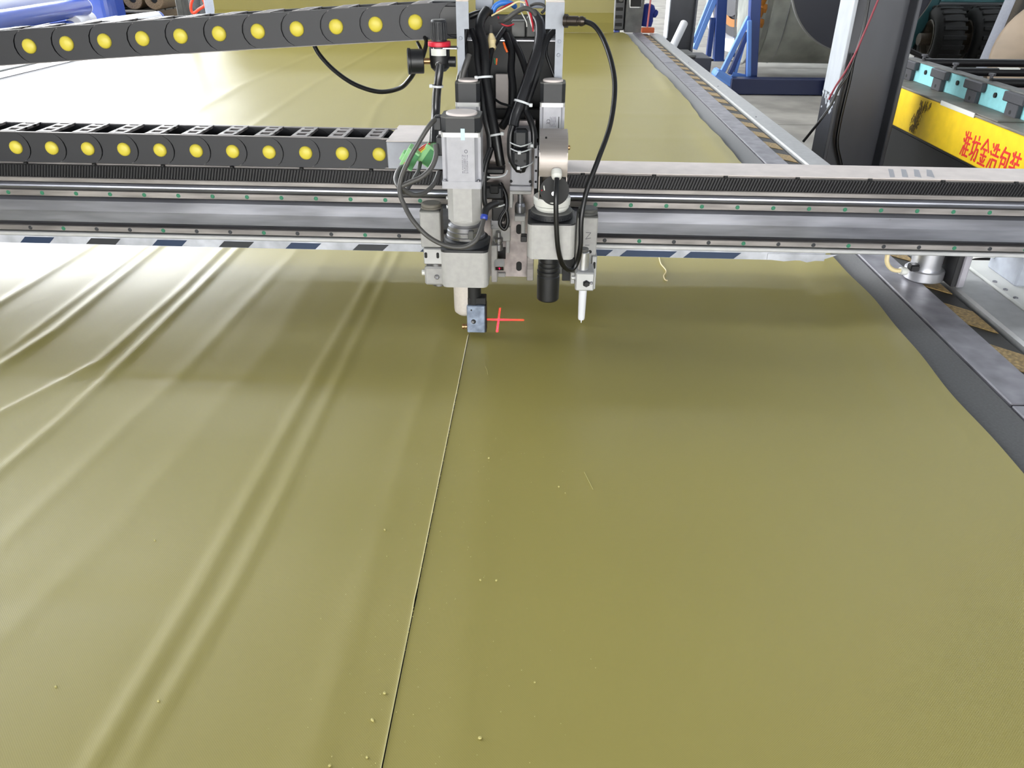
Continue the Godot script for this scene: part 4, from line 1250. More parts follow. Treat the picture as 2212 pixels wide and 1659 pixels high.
	al.look_at_from_position(L, cross, Vector3.UP)

const LASER := 0.055

# ---------------------------------------------------------------- cables of the head
func W(list: Array) -> Array:      # waypoints: pixel x, pixel y and their depth z
	var out := []
	for p in list:
		out.append(at(p[0], p[1], p[2]))
	return out

func head_cables() -> void:
	var c: Node3D
	# long black cable on the right: threaded connector, wide bow, loop, up to the white gland
	c = thing("sensor_cable", "long black cable bowing out right from a threaded connector, looping to the white gland", "cable", at(1228, 585, -1.10))
	put(c, "sheath", sh(c).tube(W([[1262, 46, -1.225], [1284, 56, -1.215], [1304, 86, -1.20], [1322, 140, -1.17], [1328, 195, -1.15], [1318, 270, -1.125], [1292, 345, -1.10], [1268, 410, -1.085], [1256, 470, -1.075], [1254, 530, -1.075], [1246, 568, -1.08], [1232, 583, -1.075], [1216, 572, -1.06], [1206, 540, -1.046], [1202, 490, -1.042], [1201, 430, -1.043], [1203, 385, -1.056]]), 0.0036, 10, 7), M.cable_black)
	var q := at(1219, 45, -1.235)
	var dq := (at(1262, 46, -1.225) - q).normalized()
	put(c, "connector_nut", sh(c).lathe(q, dq, [Vector2(0, 0), Vector2(0.0092, 0), Vector2(0.0092, 0.0055), Vector2(0, 0.0055)], 6), M.brass if false else mat("bronze", Color(0.30, 0.27, 0.25), 0.35, 0.8))
	put(c, "connector_body", sh(c).lathe(q + dq * 0.0055, dq, [Vector2(0.0068, 0), Vector2(0.0068, 0.015), Vector2(0.0058, 0.016), Vector2(0.0058, 0.018), Vector2(0.0068, 0.019), Vector2(0.0068, 0.022), Vector2(0.005, 0.026), Vector2(0, 0.026)], 20), M.bronze)

	# grey motor lead round the left of the cutting head, ending in a blue gland
	c = cable("motor_lead", "grey cable sweeping from the left bundle under the gearbox to a blue gland", W([[950, 252, -1.09], [930, 268, -1.075], [902, 312, -1.065], [880, 352, -1.06], [866, 388, -1.06], [864, 418, -1.055], [874, 445, -1.05], [893, 478, -1.04], [925, 511, -1.035], [962, 530, -1.03], [1000, 534, -1.028], [1027, 520, -1.03], [1040, 492, -1.04], [1045, 472, -1.05]]), 0.0034, M.cable_grey)
	var ge := at(1046, 468, -1.052)
	put(c, "gland", sh(c).lathe(at(1045, 474, -1.05), (ge - at(1045, 474, -1.05)).normalized(), [Vector2(0, 0), Vector2(0.0048, 0), Vector2(0.0056, 0.003), Vector2(0.0050, 0.0065), Vector2(0, 0.0065)], 14), M.gland_blue)
	put(c, "elbow", sh(c).tube(W([[1046, 467, -1.053], [1050, 452, -1.06], [1060, 444, -1.08], [1072, 440, -1.10]]), 0.005, 10), M.black_plastic)
	cable("power_lead", "grey cable looping from the motor plug down to the gathered knot at the left", W([[941, 312, -1.08], [942, 335, -1.075], [932, 362, -1.068], [912, 382, -1.062], [886, 394, -1.06], [868, 402, -1.06]]), 0.0036, M.cable_grey)
	cable("power_lead", "pale grey cable hanging in a loop over the gantry rail at the left", W([[948, 372, -1.12], [938, 396, -1.10], [918, 416, -1.08], [896, 421, -1.07], [878, 414, -1.065], [868, 404, -1.06]]), 0.0034, M.cable_grey)
	cable("power_lead", "short grey cable from the left green plug curling down to the knot", W([[877, 358, -1.20], [864, 364, -1.14], [855, 382, -1.09], [858, 398, -1.07], [866, 408, -1.062]]), 0.0036, M.cable_grey)
	cable("power_lead", "thin grey cable from the right green plug hanging behind the loops", W([[908, 352, -1.20], [904, 368, -1.16], [894, 386, -1.12], [880, 408, -1.08], [872, 416, -1.065]]), 0.003, M.cable_grey)
	# green pluggable terminals
	for k in 2:
		var g := thing("green_plug", ["left of the two green terminal plugs in front of the pale duct box", "right of the two green terminal plugs beside the large servo motor"][k], "connector", at([893, 925][k], 348, -1.21))
		var fr := Transform3D(Basis(Vector3.BACK, [-0.55, -0.62][k]) * Basis(Vector3.RIGHT, 0.35), at([888, 926][k], [340, 332][k], -1.21))
		put(g, "body", sh(g).obox(fr, Vector3(0.021, 0.036, 0.016), 0.001), M.green_plug)
		put(g, "face", sh(g).obox(fr.translated_local(Vector3(0.004, 0.0, 0.0085)), Vector3(0.012, 0.030, 0.002), 0.0005), mat("green_dark", Color(0.34, 0.58, 0.40), 0.5) if k == 0 else M.green_dark)
		put(g, "key", sh(g).obox(fr.translated_local(Vector3(-0.012, -0.004, 0.0)), Vector3(0.006, 0.014, 0.012), 0.001), M.green_plug)
	for k in 3:
		cable("plug_wire", ["red wire running from the cable sleeve to the left green plug", "orange wire running from the cable sleeve between the green plugs", "yellow wire running from the cable sleeve into the green plugs"][k], W([[929, 310 + k * 3, -1.20], [918, 313 + k * 4, -1.20], [906, 322 + k * 5, -1.205], [901, 332 + k * 3, -1.205]]), 0.001, [M.wire_red, M.wire_orange, M.cap_yellow][k], "wire")
	cable("plug_wire", "orange wire leaving the lower end of the left green plug", W([[875, 352, -1.205], [873, 358, -1.20], [875, 364, -1.19]]), 0.0016, M.wire_orange, "wire")

	# air hoses of the regulator
	c = cable("air_hose", "pair of dark sleeved hoses hanging straight down from the regulator outlet", W([[951, 138, -1.225], [948, 165, -1.222], [944, 200, -1.222], [942, 240, -1.22], [940, 270, -1.21], [938, 308, -1.20]]), 0.0062, M.sleeve, "hose")
	put(c, "second_hose", sh(c).tube(W([[951, 136, -1.222], [947, 160, -1.224], [939, 200, -1.226], [937, 240, -1.222], [934, 275, -1.212], [931, 308, -1.20]]), 0.0035, 8), M.cable_grey)
	tie(c, at(945, 186, -1.222), Vector3(0.05, 1, 0), 0.0078, Vector3(-1, 0, 0.3), M.tie_white)
	cable("air_hose", "black air hose sagging from behind the upper chain up to the round gauge", W([[676, 92, -1.36], [690, 118, -1.355], [722, 152, -1.345], [766, 182, -1.33], [818, 198, -1.31], [862, 191, -1.29], [884, 172, -1.275], [897, 150, -1.265], [903, 130, -1.262]]), 0.0037, M.cable_black, "hose")
	cable("air_hose", "short black air hose rising behind the gauge to the chain bracket", W([[912, 128, -1.275], [918, 108, -1.285], [921, 90, -1.30], [916, 78, -1.32]]), 0.0032, M.cable_black, "hose")
	cable("air_hose", "thin black air hose curving out of the upper chain above the gauge", W([[902, 92, -1.33], [908, 104, -1.30], [912, 118, -1.285], [908, 128, -1.275]]), 0.0028, M.cable_black, "hose")

	# fat bundles between the posts
	var B: Material = M.cable_black
	c = cable("cable_bundle", "thick black cable bundle running down the upper left middle, tied with white ties", W([[1052, 22, -1.30], [1040, 40, -1.285], [1036, 62, -1.27], [1044, 90, -1.26], [1049, 130, -1.245], [1050, 168, -1.235], [1056, 205, -1.225], [1062, 245, -1.215], [1071, 290, -1.205], [1078, 335, -1.20], [1082, 356, -1.20]]), 0.0072, B, "cable bundle")
	tie(c, at(1047, 167, -1.234), (at(1050, 190, -1.23) - at(1047, 150, -1.235)).normalized(), 0.0115, Vector3(-1, -0.3, 0.5), M.tie_white)
	tie(c, at(1072, 291, -1.206), (at(1078, 335, -1.2) - at(1066, 260, -1.21)).normalized(), 0.0088, Vector3(1, 0.2, 0.5), M.tie_white)
	cable("cable_bundle", "black cable strand left of the tied bundle behind the large servo motor", W([[1020, 66, -1.285], [1030, 95, -1.265], [1032, 130, -1.25], [1037, 165, -1.24], [1043, 215, -1.225], [1050, 260, -1.215], [1058, 295, -1.21], [1058, 325, -1.205], [1050, 350, -1.20], [1048, 372, -1.198], [1056, 388, -1.195]]), 0.0055, B, "cable bundle")
	cable("cable_strand", "black cable hugging the inner side of the left post", W([[1006, 66, -1.262], [1000, 110, -1.255], [995, 150, -1.252], [990, 178, -1.250]]), 0.004, B)
	cable("cable_strand", "grey cable stub beside the left post above the small motor", W([[1014, 118, -1.25], [1008, 136, -1.245], [1001, 158, -1.242], [998, 176, -1.24]]), 0.0045, M.cable_grey)
	c = cable("sleeved_bundle", "shiny black sleeved bundle slanting from the upper right to the strapped plug", W([[1150, 30, -1.29], [1164, 48, -1.275], [1167, 78, -1.26], [1162, 110, -1.245], [1148, 150, -1.23], [1135, 190, -1.215], [1122, 225, -1.205], [1113, 250, -1.20], [1108, 272, -1.195]]), 0.0085, M.sleeve, "cable bundle")
	tie(c, at(1129, 222, -1.209), (at(1140, 190, -1.215) - at(1122, 250, -1.205)).normalized(), 0.0125, Vector3(1, -0.2, 0.6), M.tie_white)
	cable("cable_strand", "black cable right of the sleeved bundle under the right post head", W([[1198, 66, -1.262], [1185, 80, -1.255], [1174, 105, -1.245], [1166, 140, -1.235], [1154, 180, -1.225], [1142, 215, -1.215], [1136, 235, -1.21], [1144, 258, -1.205], [1153, 280, -1.198], [1156, 300, -1.195]]), 0.0048, B)
	cable("cable_strand", "second black cable beside the right post ending behind the small right motor", W([[1186, 72, -1.27], [1180, 110, -1.262], [1186, 135, -1.258], [1200, 172, -1.252]]), 0.0022, B)
	cable("cable_strand", "black cable looped in front of the dark back plate in the middle", W([[1092, 75, -1.31], [1105, 110, -1.29], [1104, 150, -1.27], [1108, 190, -1.255], [1106, 225, -1.245], [1096, 255, -1.235], [1084, 275, -1.225]]), 0.006, B)
	cable("cable_strand", "black cable slanting from the relay blocks behind the sleeved bundle", W([[1096, 70, -1.32], [1118, 105, -1.29], [1132, 140, -1.27], [1140, 170, -1.255]]), 0.005, B)
	cable("cable_strand", "black cable crossing under the cream paper wrap at the upper left", W([[1090, 62, -1.315], [1075, 84, -1.29], [1062, 108, -1.272], [1057, 135, -1.26], [1052, 165, -1.25]]), 0.0042, B)
	cable("cable_strand", "black cable beside the strapped plug on its left", W([[1108, 272, -1.195], [1103, 290, -1.192], [1102, 315, -1.19], [1104, 340, -1.187], [1116, 362, -1.18], [1128, 368, -1.178]]), 0.005, B)
	cable("cable_strand", "black cable beside the strapped plug on its right", W([[1136, 240, -1.205], [1148, 265, -1.195], [1153, 290, -1.19], [1153, 320, -1.188]]), 0.0045, B)
	cable("cable_strand", "thin black cable sagging across the dark opening behind the left bundle", W([[1064, 210, -1.25], [1080, 222, -1.24], [1098, 228, -1.232], [1112, 236, -1.225]]), 0.0018, B)
	# looms on the left slide motor
	cable("sensor_loop", "black cable looping beside the large servo body down to the sensor", W([[1062, 320, -1.20], [1050, 355, -1.19], [1046, 390, -1.185], [1046, 430, -1.18], [1052, 452, -1.175]]), 0.004, B)
	cable("sensor_loop", "black cable loop hanging from the sensor beside the mounting plate", W([[1080, 395, -1.21], [1092, 420, -1.205], [1094, 450, -1.20], [1084, 468, -1.198], [1080, 485, -1.196], [1090, 495, -1.196], [1097, 480, -1.197], [1094, 455, -1.199]]), 0.0032, B)
	var dp := thing("drive_plug", "black square plug with a white tie between the left servo and the mounting plate", "connector", at(1068, 400, -1.20))
	put(dp, "body", sh(dp).box(at(1052, 352, -1.225), at(1090, 378, -1.195), 0.003), M.black_plastic)
	put(dp, "body_low", sh(dp).box(at(1048, 392, -1.225), at(1086, 432, -1.195), 0.003), M.motor_black)
	put(dp, "latch", sh(dp).box(at(1058, 398, -1.195), at(1078, 420, -1.190), 0.002), M.black_deep)
	put(dp, "strap", sh(dp).tube(W([[1046, 376, -1.195], [1052, 382, -1.188], [1072, 383, -1.186], [1090, 378, -1.19], [1096, 368, -1.195]]), 0.0014, 6), M.tie_white)
	put(dp, "strap", sh(dp).tube(W([[1048, 440, -1.196], [1062, 446, -1.190], [1078, 446, -1.188], [1090, 442, -1.192]]), 0.0014, 6), M.tie_white)
	put(dp, "motor_corner", sh(dp).box(at(1071, 158, -1.35), at(1098, 252, -1.34), 0.001), M.cover_beige)
	# wires spilling out of the top
	cable("loose_wire", "bright blue hose arching across the top between the posts", W([[1064, 28, -1.31], [1070, 14, -1.31], [1084, 6, -1.31], [1102, 7, -1.315], [1112, 14, -1.33]]), 0.0042, M.wire_blue, "wire")
	cable("loose_wire", "red wire under the blue hose between the posts", W([[1072, 26, -1.30], [1084, 18, -1.30], [1098, 10, -1.305], [1110, 6, -1.31]]), 0.0012, M.wire_red, "wire")
	cable("loose_wire", "red and white twisted wire falling at the right of the wire tangle", W([[1134, -4, -1.30], [1140, 12, -1.29], [1146, 30, -1.28], [1150, 50, -1.275], [1152, 68, -1.272]]), 0.0016, M.wire_red, "wire")
	cable("loose_wire", "white wire falling beside the red one at the right of the tangle", W([[1130, 3, -1.30], [1137, 18, -1.29], [1143, 34, -1.28], [1148, 52, -1.275], [1154, 68, -1.272]]), 0.0013, M.wire_white, "wire")
	cable("loose_wire", "cream wire arching over the tangle between the posts", W([[1062, 34, -1.30], [1080, 24, -1.295], [1100, 14, -1.29], [1118, 4, -1.29], [1134, 6, -1.29]]), 0.0013, M.wire_cream, "wire")
	cable("loose_wire", "grey wire bowed over the relay blocks at the upper right", W([[1146, 12, -1.31], [1158, 8, -1.305], [1172, 10, -1.30], [1178, 18, -1.295], [1170, 28, -1.29]]), 0.0022, M.cable_grey, "wire")
	cable("loose_wire", "thin white wire hanging down in front of the relay blocks", W([[1122, 20, -1.30], [1130, 34, -1.295], [1137, 48, -1.29], [1138, 58, -1.29]]), 0.0009, M.wire_white, "wire")
	cable("loose_wire", "thin dark red wire curling inside the upper left of the frame", W([[1076, 36, -1.31], [1082, 50, -1.305], [1096, 56, -1.305], [1110, 52, -1.31]]), 0.0012, M.wire_red, "wire")
	cable("loose_wire", "grey cable arching from the tangle to the sleeved bundle", W([[1078, 46, -1.30], [1092, 42, -1.292], [1112, 28, -1.29], [1132, 18, -1.285], [1150, 24, -1.28], [1160, 40, -1.276], [1164, 60, -1.272]]), 0.0036, M.cable_grey, "wire")
	cable("loose_wire", "black cable lying across the upper left corner behind the left post", W([[1014, 36, -1.30], [1030, 30, -1.30], [1048, 26, -1.30], [1062, 28, -1.305]]), 0.005, M.cable_black, "wire")
	cable("loose_wire", "short copper coloured wire end poking out below the relay blocks", W([[1088, 92, -1.285], [1092, 104, -1.28], [1096, 113, -1.278]]), 0.0018, M.wire_orange, "wire")
	cable("loose_wire", "short green wire end beside a red one in the middle of the frame", W([[1068, 126, -1.27], [1070, 138, -1.268]]), 0.0014, M.plug_green, "wire")
	cable("loose_wire", "short red wire end beside a green one in the middle of the frame", W([[1073, 126, -1.27], [1072, 140, -1.268]]), 0.0014, M.wire_orange, "wire")
	var pw := thing("paper_wrap", "crumpled cream tape wrap round a wire joint inside the carriage frame", "tape wrap", at(1062, 115, -1.275))
	put(pw, "wrap", sh(pw).lathe(at(1063, 112, -1.275), at(1061, 76, -1.28) - at(1063, 112, -1.275), [Vector2(0, 0), Vector2(0.004, 0.001), Vector2(0.007, 0.006), Vector2(0.0062, 0.011), Vector2(0.0074, 0.016), Vector2(0.005, 0.022), Vector2(0.0030, 0.026), Vector2(0, 0.026)], 7), M.wire_cream)
	put(pw, "wire_end", sh(pw).tube(W([[1061, 78, -1.28], [1060, 66, -1.285], [1060, 56, -1.29]]), 0.003, 8), M.cable_grey)

# ---------------------------------------------------------------- right: pillar and neighbouring machine
func pillar(label: String, x: float, z: float, w: float, dpt: float, h: float, foot: float) -> Node3D:
	var t := thing("steel_pillar", label, "pillar", Vector3(x, 0, z))
	# H section: flanges across x, web between
	put(t, "flange", sh(t).box(Vector3(x - w / 2, foot, z - dpt / 2), Vector3(x - w / 2 + 0.014, h, z + dpt / 2), 0.002), M.pillar_bare)
	put(t, "flange_foot", sh(t).box(Vector3(x - w / 2, 0.0, z - dpt / 2), Vector3(x - w / 2 + 0.014, foot, z + dpt / 2), 0.002), M.pillar_steel)
	var rng := RandomNumberGenerator.new()
	rng.seed = 31
	for i in 26:          # ragged lower edge of the bare metal
		var r := rng.randf_range(0.004, 0.016)
		var sp := sh(t)
		sp.obox(Transform3D(Basis(Vector3.RIGHT, rng.randf() * 3.0), Vector3(x - w / 2 - 0.0001, foot + rng.randf_range(-0.07, 0.01), z + rng.randf_range(-0.46, 0.46) * dpt)), Vector3(0.0004 + 0.00004 * i, r, r * 1.8))
		put(t, "bare_patch", sp, M.pillar_bare)
	put(t, "flange", sh(t).box(Vector3(x + w / 2 - 0.016, 0, z - dpt / 2), Vector3(x + w / 2, h, z + dpt / 2), 0.003), M.pillar_steel)
	put(t, "web", sh(t).box(Vector3(x - w / 2 + 0.016, 0, z - 0.006), Vector3(x + w / 2 - 0.016, h, z + 0.006)), M.pillar_steel)
	put(t, "base_plate", sh(t).box(Vector3(x - w / 2 - 0.05, 0, z - dpt / 2 - 0.04), Vector3(x + w / 2 + 0.05, 0.02, z + dpt / 2 + 0.04), 0.003), M.pillar_steel)
	return t

func stroke_text(s: Shape, glyphs: Array, z0: float, pitch: float, w: float, y0: float, h: float, x: float) -> void:
	# brush strokes on a 10 x 10 grid (x right, y down), laid as thin paint on the face x
	var coat := 0
	for gi in glyphs.size():
		for st in glyphs[gi]:
			for i in st.size() / 2 - 1:
				var a := Vector2(st[i * 2], st[i * 2 + 1])
				var b := Vector2(st[i * 2 + 2], st[i * 2 + 3])
				var A := Vector3(x, y0 - a.y / 10.0 * h, z0 + gi * pitch + a.x / 10.0 * w)
				var B := Vector3(x, y0 - b.y / 10.0 * h, z0 + gi * pitch + b.x / 10.0 * w)
				var d := (B - A).normalized()
				var side := d.cross(Vector3.RIGHT)
				var len_ := (B - A).length()
				coat += 1
				s.obox(Transform3D(Basis(Vector3.RIGHT, d, Vector3.RIGHT.cross(d)), (A + B) / 2 - Vector3(0.00004 * (coat % 23), 0, 0)), Vector3(0.0008, len_ + 0.004, 0.0072))

func right_side() -> void:
	var p := pillar("near dark steel H pillar rising beside the right edge of the table", 1.261, -3.278, 0.2457, 0.155, 11.0, 0.88)
	# wires tied along the pillar
	cable("pillar_wire", "thin red wire running down the near steel pillar", W([[1899, -6, -3.17], [1880, 40, -3.17], [1862, 82, -3.17], [1850, 110, -3.17], [1826, 155, -3.17], [1806, 185, -3.17], [1790, 215, -3.18]]), 0.0038, M.wire_dark_red, "wire")
	cable("pillar_wire", "thin black wire beside the red one on the near steel pillar", W([[1878, -6, -3.19], [1866, 60, -3.18], [1852, 105, -3.175], [1832, 160, -3.17], [1812, 190, -3.17], [1794, 228, -3.17], [1770, 262, -3.17], [1748, 290, -3.19], [1735, 306, -3.2]]), 0.0055, M.cable_black, "wire")
	cable("pillar_wire", "black cable hanging down in the recess of the near steel pillar", W([[1846, 115, -3.24], [1836, 170, -3.24], [1824, 220, -3.24], [1813, 270, -3.24], [1808, 310, -3.24], [1816, 352, -3.24], [1822, 380, -3.24]]), 0.007, M.cable_black, "wire")

	var y := thing("yellow_machine", "long yellow machine bed with red Chinese lettering right of the near pillar", "machine", Vector3(1.9, 0, -2.8))
	put(y, "yellow_panel", sh(y).box(Vector3(1.5, 0.722, -3.62), Vector3(1.53, 0.872, -1.2), 0.004), M.yellow_paint)
	put(y, "top_ledge", sh(y).box(Vector3(1.498, 0.872, -3.62), Vector3(1.62, 0.880, -1.2), 0.002), M.shelf_grey)
	put(y, "lower_body", sh(y).box(Vector3(1.54, 0.03, -4.1), Vector3(2.6, 0.70, -1.2), 0.004), M.black_plastic)
	put(y, "deck", sh(y).box(Vector3(1.53, 0.70, -3.62), Vector3(3.1, 0.79, -1.2), 0.004), M.black_plastic)
	put(y, "ledge_trim", sh(y).box(Vector3(1.4965, 0.868, -3.10), Vector3(1.50, 0.884, -2.84), 0.001), M.wire_white)
	put(y, "ledge_plate", sh(y).box(Vector3(1.505, 0.880, -3.06), Vector3(1.60, 0.884, -2.70), 0.001), M.shelf_grey)
	var s := sh(y)
	var G := [
		[[0.6, 0.8, 1.8, 2.0], [0.2, 3.4, 1.5, 4.4], [0.4, 9.4, 2.0, 6.0], [3.8, 0.4, 2.6, 4.2], [3.4, 3.0, 3.4, 9.6], [6.4, 0.4, 6.9, 1.8], [3.5, 2.4, 9.6, 2.4], [6.2, 2.4, 6.2, 9.2], [3.5, 4.6, 9.2, 4.6], [3.5, 6.8, 9.2, 6.8], [3.5, 9.2, 9.8, 9.2]],
		[[0.2, 3.2, 3.6, 3.2], [1.9, 0.8, 1.9, 7.6], [0.2, 8.2, 3.8, 6.8], [6.6, 0.4, 6.9, 1.8], [4.2, 2.8, 9.8, 2.8], [6.4, 2.8, 6.2, 5.5, 4.2, 9.6], [6.4, 5.2, 9.0, 5.2, 8.6, 9.4, 7.2, 9.0]],
		[[5.0, 0.3, 0.4, 4.4], [5.0, 0.3, 9.6, 4.4], [2.8, 4.0, 7.2, 4.0], [1.6, 6.2, 8.4, 6.2], [5.0, 4.0, 5.0, 9.4], [2.4, 7.2, 3.4, 8.6], [7.6, 7.2, 6.6, 8.6], [0.6, 9.5, 9.4, 9.5]],
		[[0.8, 0.8, 2.0, 2.0], [0.2, 3.6, 1.6, 4.6], [0.4, 9.4, 2.2, 6.2], [4.6, 0.6, 3.6, 3.0], [4.0, 2.0, 9.2, 2.0], [6.5, 0.3, 6.5, 4.4], [3.2, 4.4, 9.8, 4.4], [4.2, 6.0, 4.2, 9.6], [4.2, 6.0, 9.0, 6.0, 9.0, 9.6], [4.2, 9.3, 9.0, 9.3]],
		[[3.2, 0.3, 0.6, 4.2], [2.6, 1.8, 9.0, 1.8, 8.8, 7.0, 7.6, 6.6], [2.4, 3.8, 6.4, 3.8, 6.4, 6.0], [2.4, 6.0, 6.4, 6.0], [2.4, 3.8, 2.4, 9.3, 9.6, 9.3, 9.6, 7.8]],
		[[0.6, 1.0, 1.6, 2.0], [2.8, 0.3, 2.8, 4.6], [0.4, 4.4, 2.8, 3.0], [4.4, 1.8, 9.8, 1.8], [7.0, 0.3, 7.0, 4.0], [4.8, 4.0, 9.4, 4.0], [5.0, 4.6, 5.4, 5.4], [0.4, 5.8, 9.8, 5.8], [4.6, 5.8, 0.6, 8.8], [3.2, 7.4, 3.2, 9.6, 5.2, 8.6], [5.2, 6.4, 9.6, 9.6], [8.4, 6.8, 6.6, 8.0]],
	]
	stroke_text(s, G, -2.868, 0.0635, 0.054, 0.824, 0.089, 1.4997)
	put(y, "lettering", s, M.red_print)
	# a greasy scuff down the panel
	var d := sh(y)
	var rng := RandomNumberGenerator.new()
	rng.seed = 8
	for i in 150:
		var v := rng.randf()
		var zz := -3.245 + rng.randfn(0.0, 0.016) - 0.03 * v + (0.05 * (1.0 - v) * rng.randf() if v < 0.25 else 0.0)
		var yy := 0.735 + 0.12 * (1.0 - v)
		var r := rng.randf_range(0.002, 0.007)
		d.obox(Transform3D(Basis(Vector3.RIGHT, rng.randf_range(-0.5, 0.5)), Vector3(1.4999 - 0.00001 * i, yy, zz)), Vector3(0.0004, r * 3.0, r * 0.9))
	put(y, "grease_marks", d, M.dirt).set_meta("kind", "stuff")
	# turquoise side plate with clamps and bolts
	put(y, "turquoise_plate", sh(y).box(Vector3(1.607, 0.880, -3.74), Vector3(1.625, 0.956, -1.2), 0.002), M.turquoise)
	put(y, "plate_rim", sh(y).box(Vector3(1.603, 0.956, -3.74), Vector3(1.645, 0.962, -1.2), 0.001), M.machine_grey)
	for i in 8:
		var zc := -3.655 + 0.288 * i
		var c := put(y, "clamp", sh(y).box(Vector3(1.585, 0.925, zc - 0.068), Vector3(1.607, 0.957, zc + 0.062), 0.003), M.block_grey)
		put(c, "clamp_foot", sh(y).box(Vector3(1.589, 0.880, zc - 0.040), Vector3(1.607, 0.925, zc + 0.035), 0.002), M.block_grey)
		put(c, "clamp_hole", sh(y).cyl(Vector3(1.5885, 0.896, zc - 0.004), Vector3(1.590, 0.896, zc - 0.004), 0.007, -1.0, 12), M.black_deep)
		put(y, "plate_bolt", sh(y).cyl(Vector3(1.602, 0.928, zc + 0.135), Vector3(1.607, 0.928, zc + 0.135), 0.009, -1.0, 12), M.black_deep)
		put(y, "stud", sh(y).lathe(Vector3(1.635, 0.962, zc + 0.02), Vector3.UP, [Vector2(0.006, 0), Vector2(0.006, 0.016), Vector2(0.012, 0.017), Vector2(0.012, 0.024), Vector2(0, 0.024)], 10), M.block_grey)
		put(y, "cross_bar", sh(y).cyl(Vector3(1.63, 0.955, zc + 0.03), Vector3(3.05, 0.955, zc + 0.03), 0.016, -1.0, 14), M.bar_black)
		put(y, "red_slat", sh(y).box(Vector3(1.66, 0.84, zc + 0.09), Vector3(3.0, 0.87, zc + 0.21), 0.003), M.red_brown)
		for k in 3:
			put(y, "slat_tab", sh(y).box(Vector3(1.72 + k * 0.085, 0.868, zc + 0.10), Vector3(1.728 + k * 0.085, 0.885, zc + 0.20)), M.wire_white)
	put(y, "bar_label", sh(y).box(Vector3(1.80, 0.966, -3.345), Vector3(1.88, 0.9715, -3.325), 0.0005), M.wire_white)

# ---------------------------------------------------------------- far right
func tyre(label: String, c: Vector3, r: float, w: float, parent: Node3D) -> void:
	var s := sh(parent)
	var prof := [Vector2(r * 0.55, -w / 2 + 0.02), Vector2(r * 0.62, -w / 2), Vector2(r * 0.86, -w / 2 - 0.01), Vector2(r * 0.97, -w / 2 + 0.02), Vector2(r, -w / 4), Vector2(r, w / 4), Vector2(r * 0.97, w / 2 - 0.02), Vector2(r * 0.86, w / 2 + 0.01), Vector2(r * 0.62, w / 2), Vector2(r * 0.55, w / 2 - 0.02), Vector2(r * 0.5, 0), Vector2(r * 0.55, -w / 2 + 0.02)]
	s.lathe(c, Vector3(1, 0, 0.12), prof, 36, true)
	var t := put(parent, "tyre", s, M.rubber)
	for i in 22:
		var a := TAU * i / 22.0
		var d := Vector3(0, cos(a), sin(a))
		var bb := sh(parent)
		bb.obox(Transform3D(Basis(Vector3.RIGHT, a), c + d * (r * 0.985)), Vector3(w * 0.9, 0.03, 0.05), 0.006)
		put(t, "tread_block", bb, M.rubber)
	var rim := sh(parent)
	rim.lathe(c, Vector3(-1, 0, -0.12), [Vector2(r * 0.60, w / 2 + 0.004), Vector2(r * 0.56, w / 2 + 0.01), Vector2(r * 0.50, w / 2), Vector2(r * 0.42, w / 2 - 0.05), Vector2(r * 0.2, w / 2 - 0.06), Vector2(r * 0.18, w / 2 - 0.02), Vector2(0, w / 2 - 0.02)], 28)
	put(parent, "wheel_rim", rim, M.rim_rust)

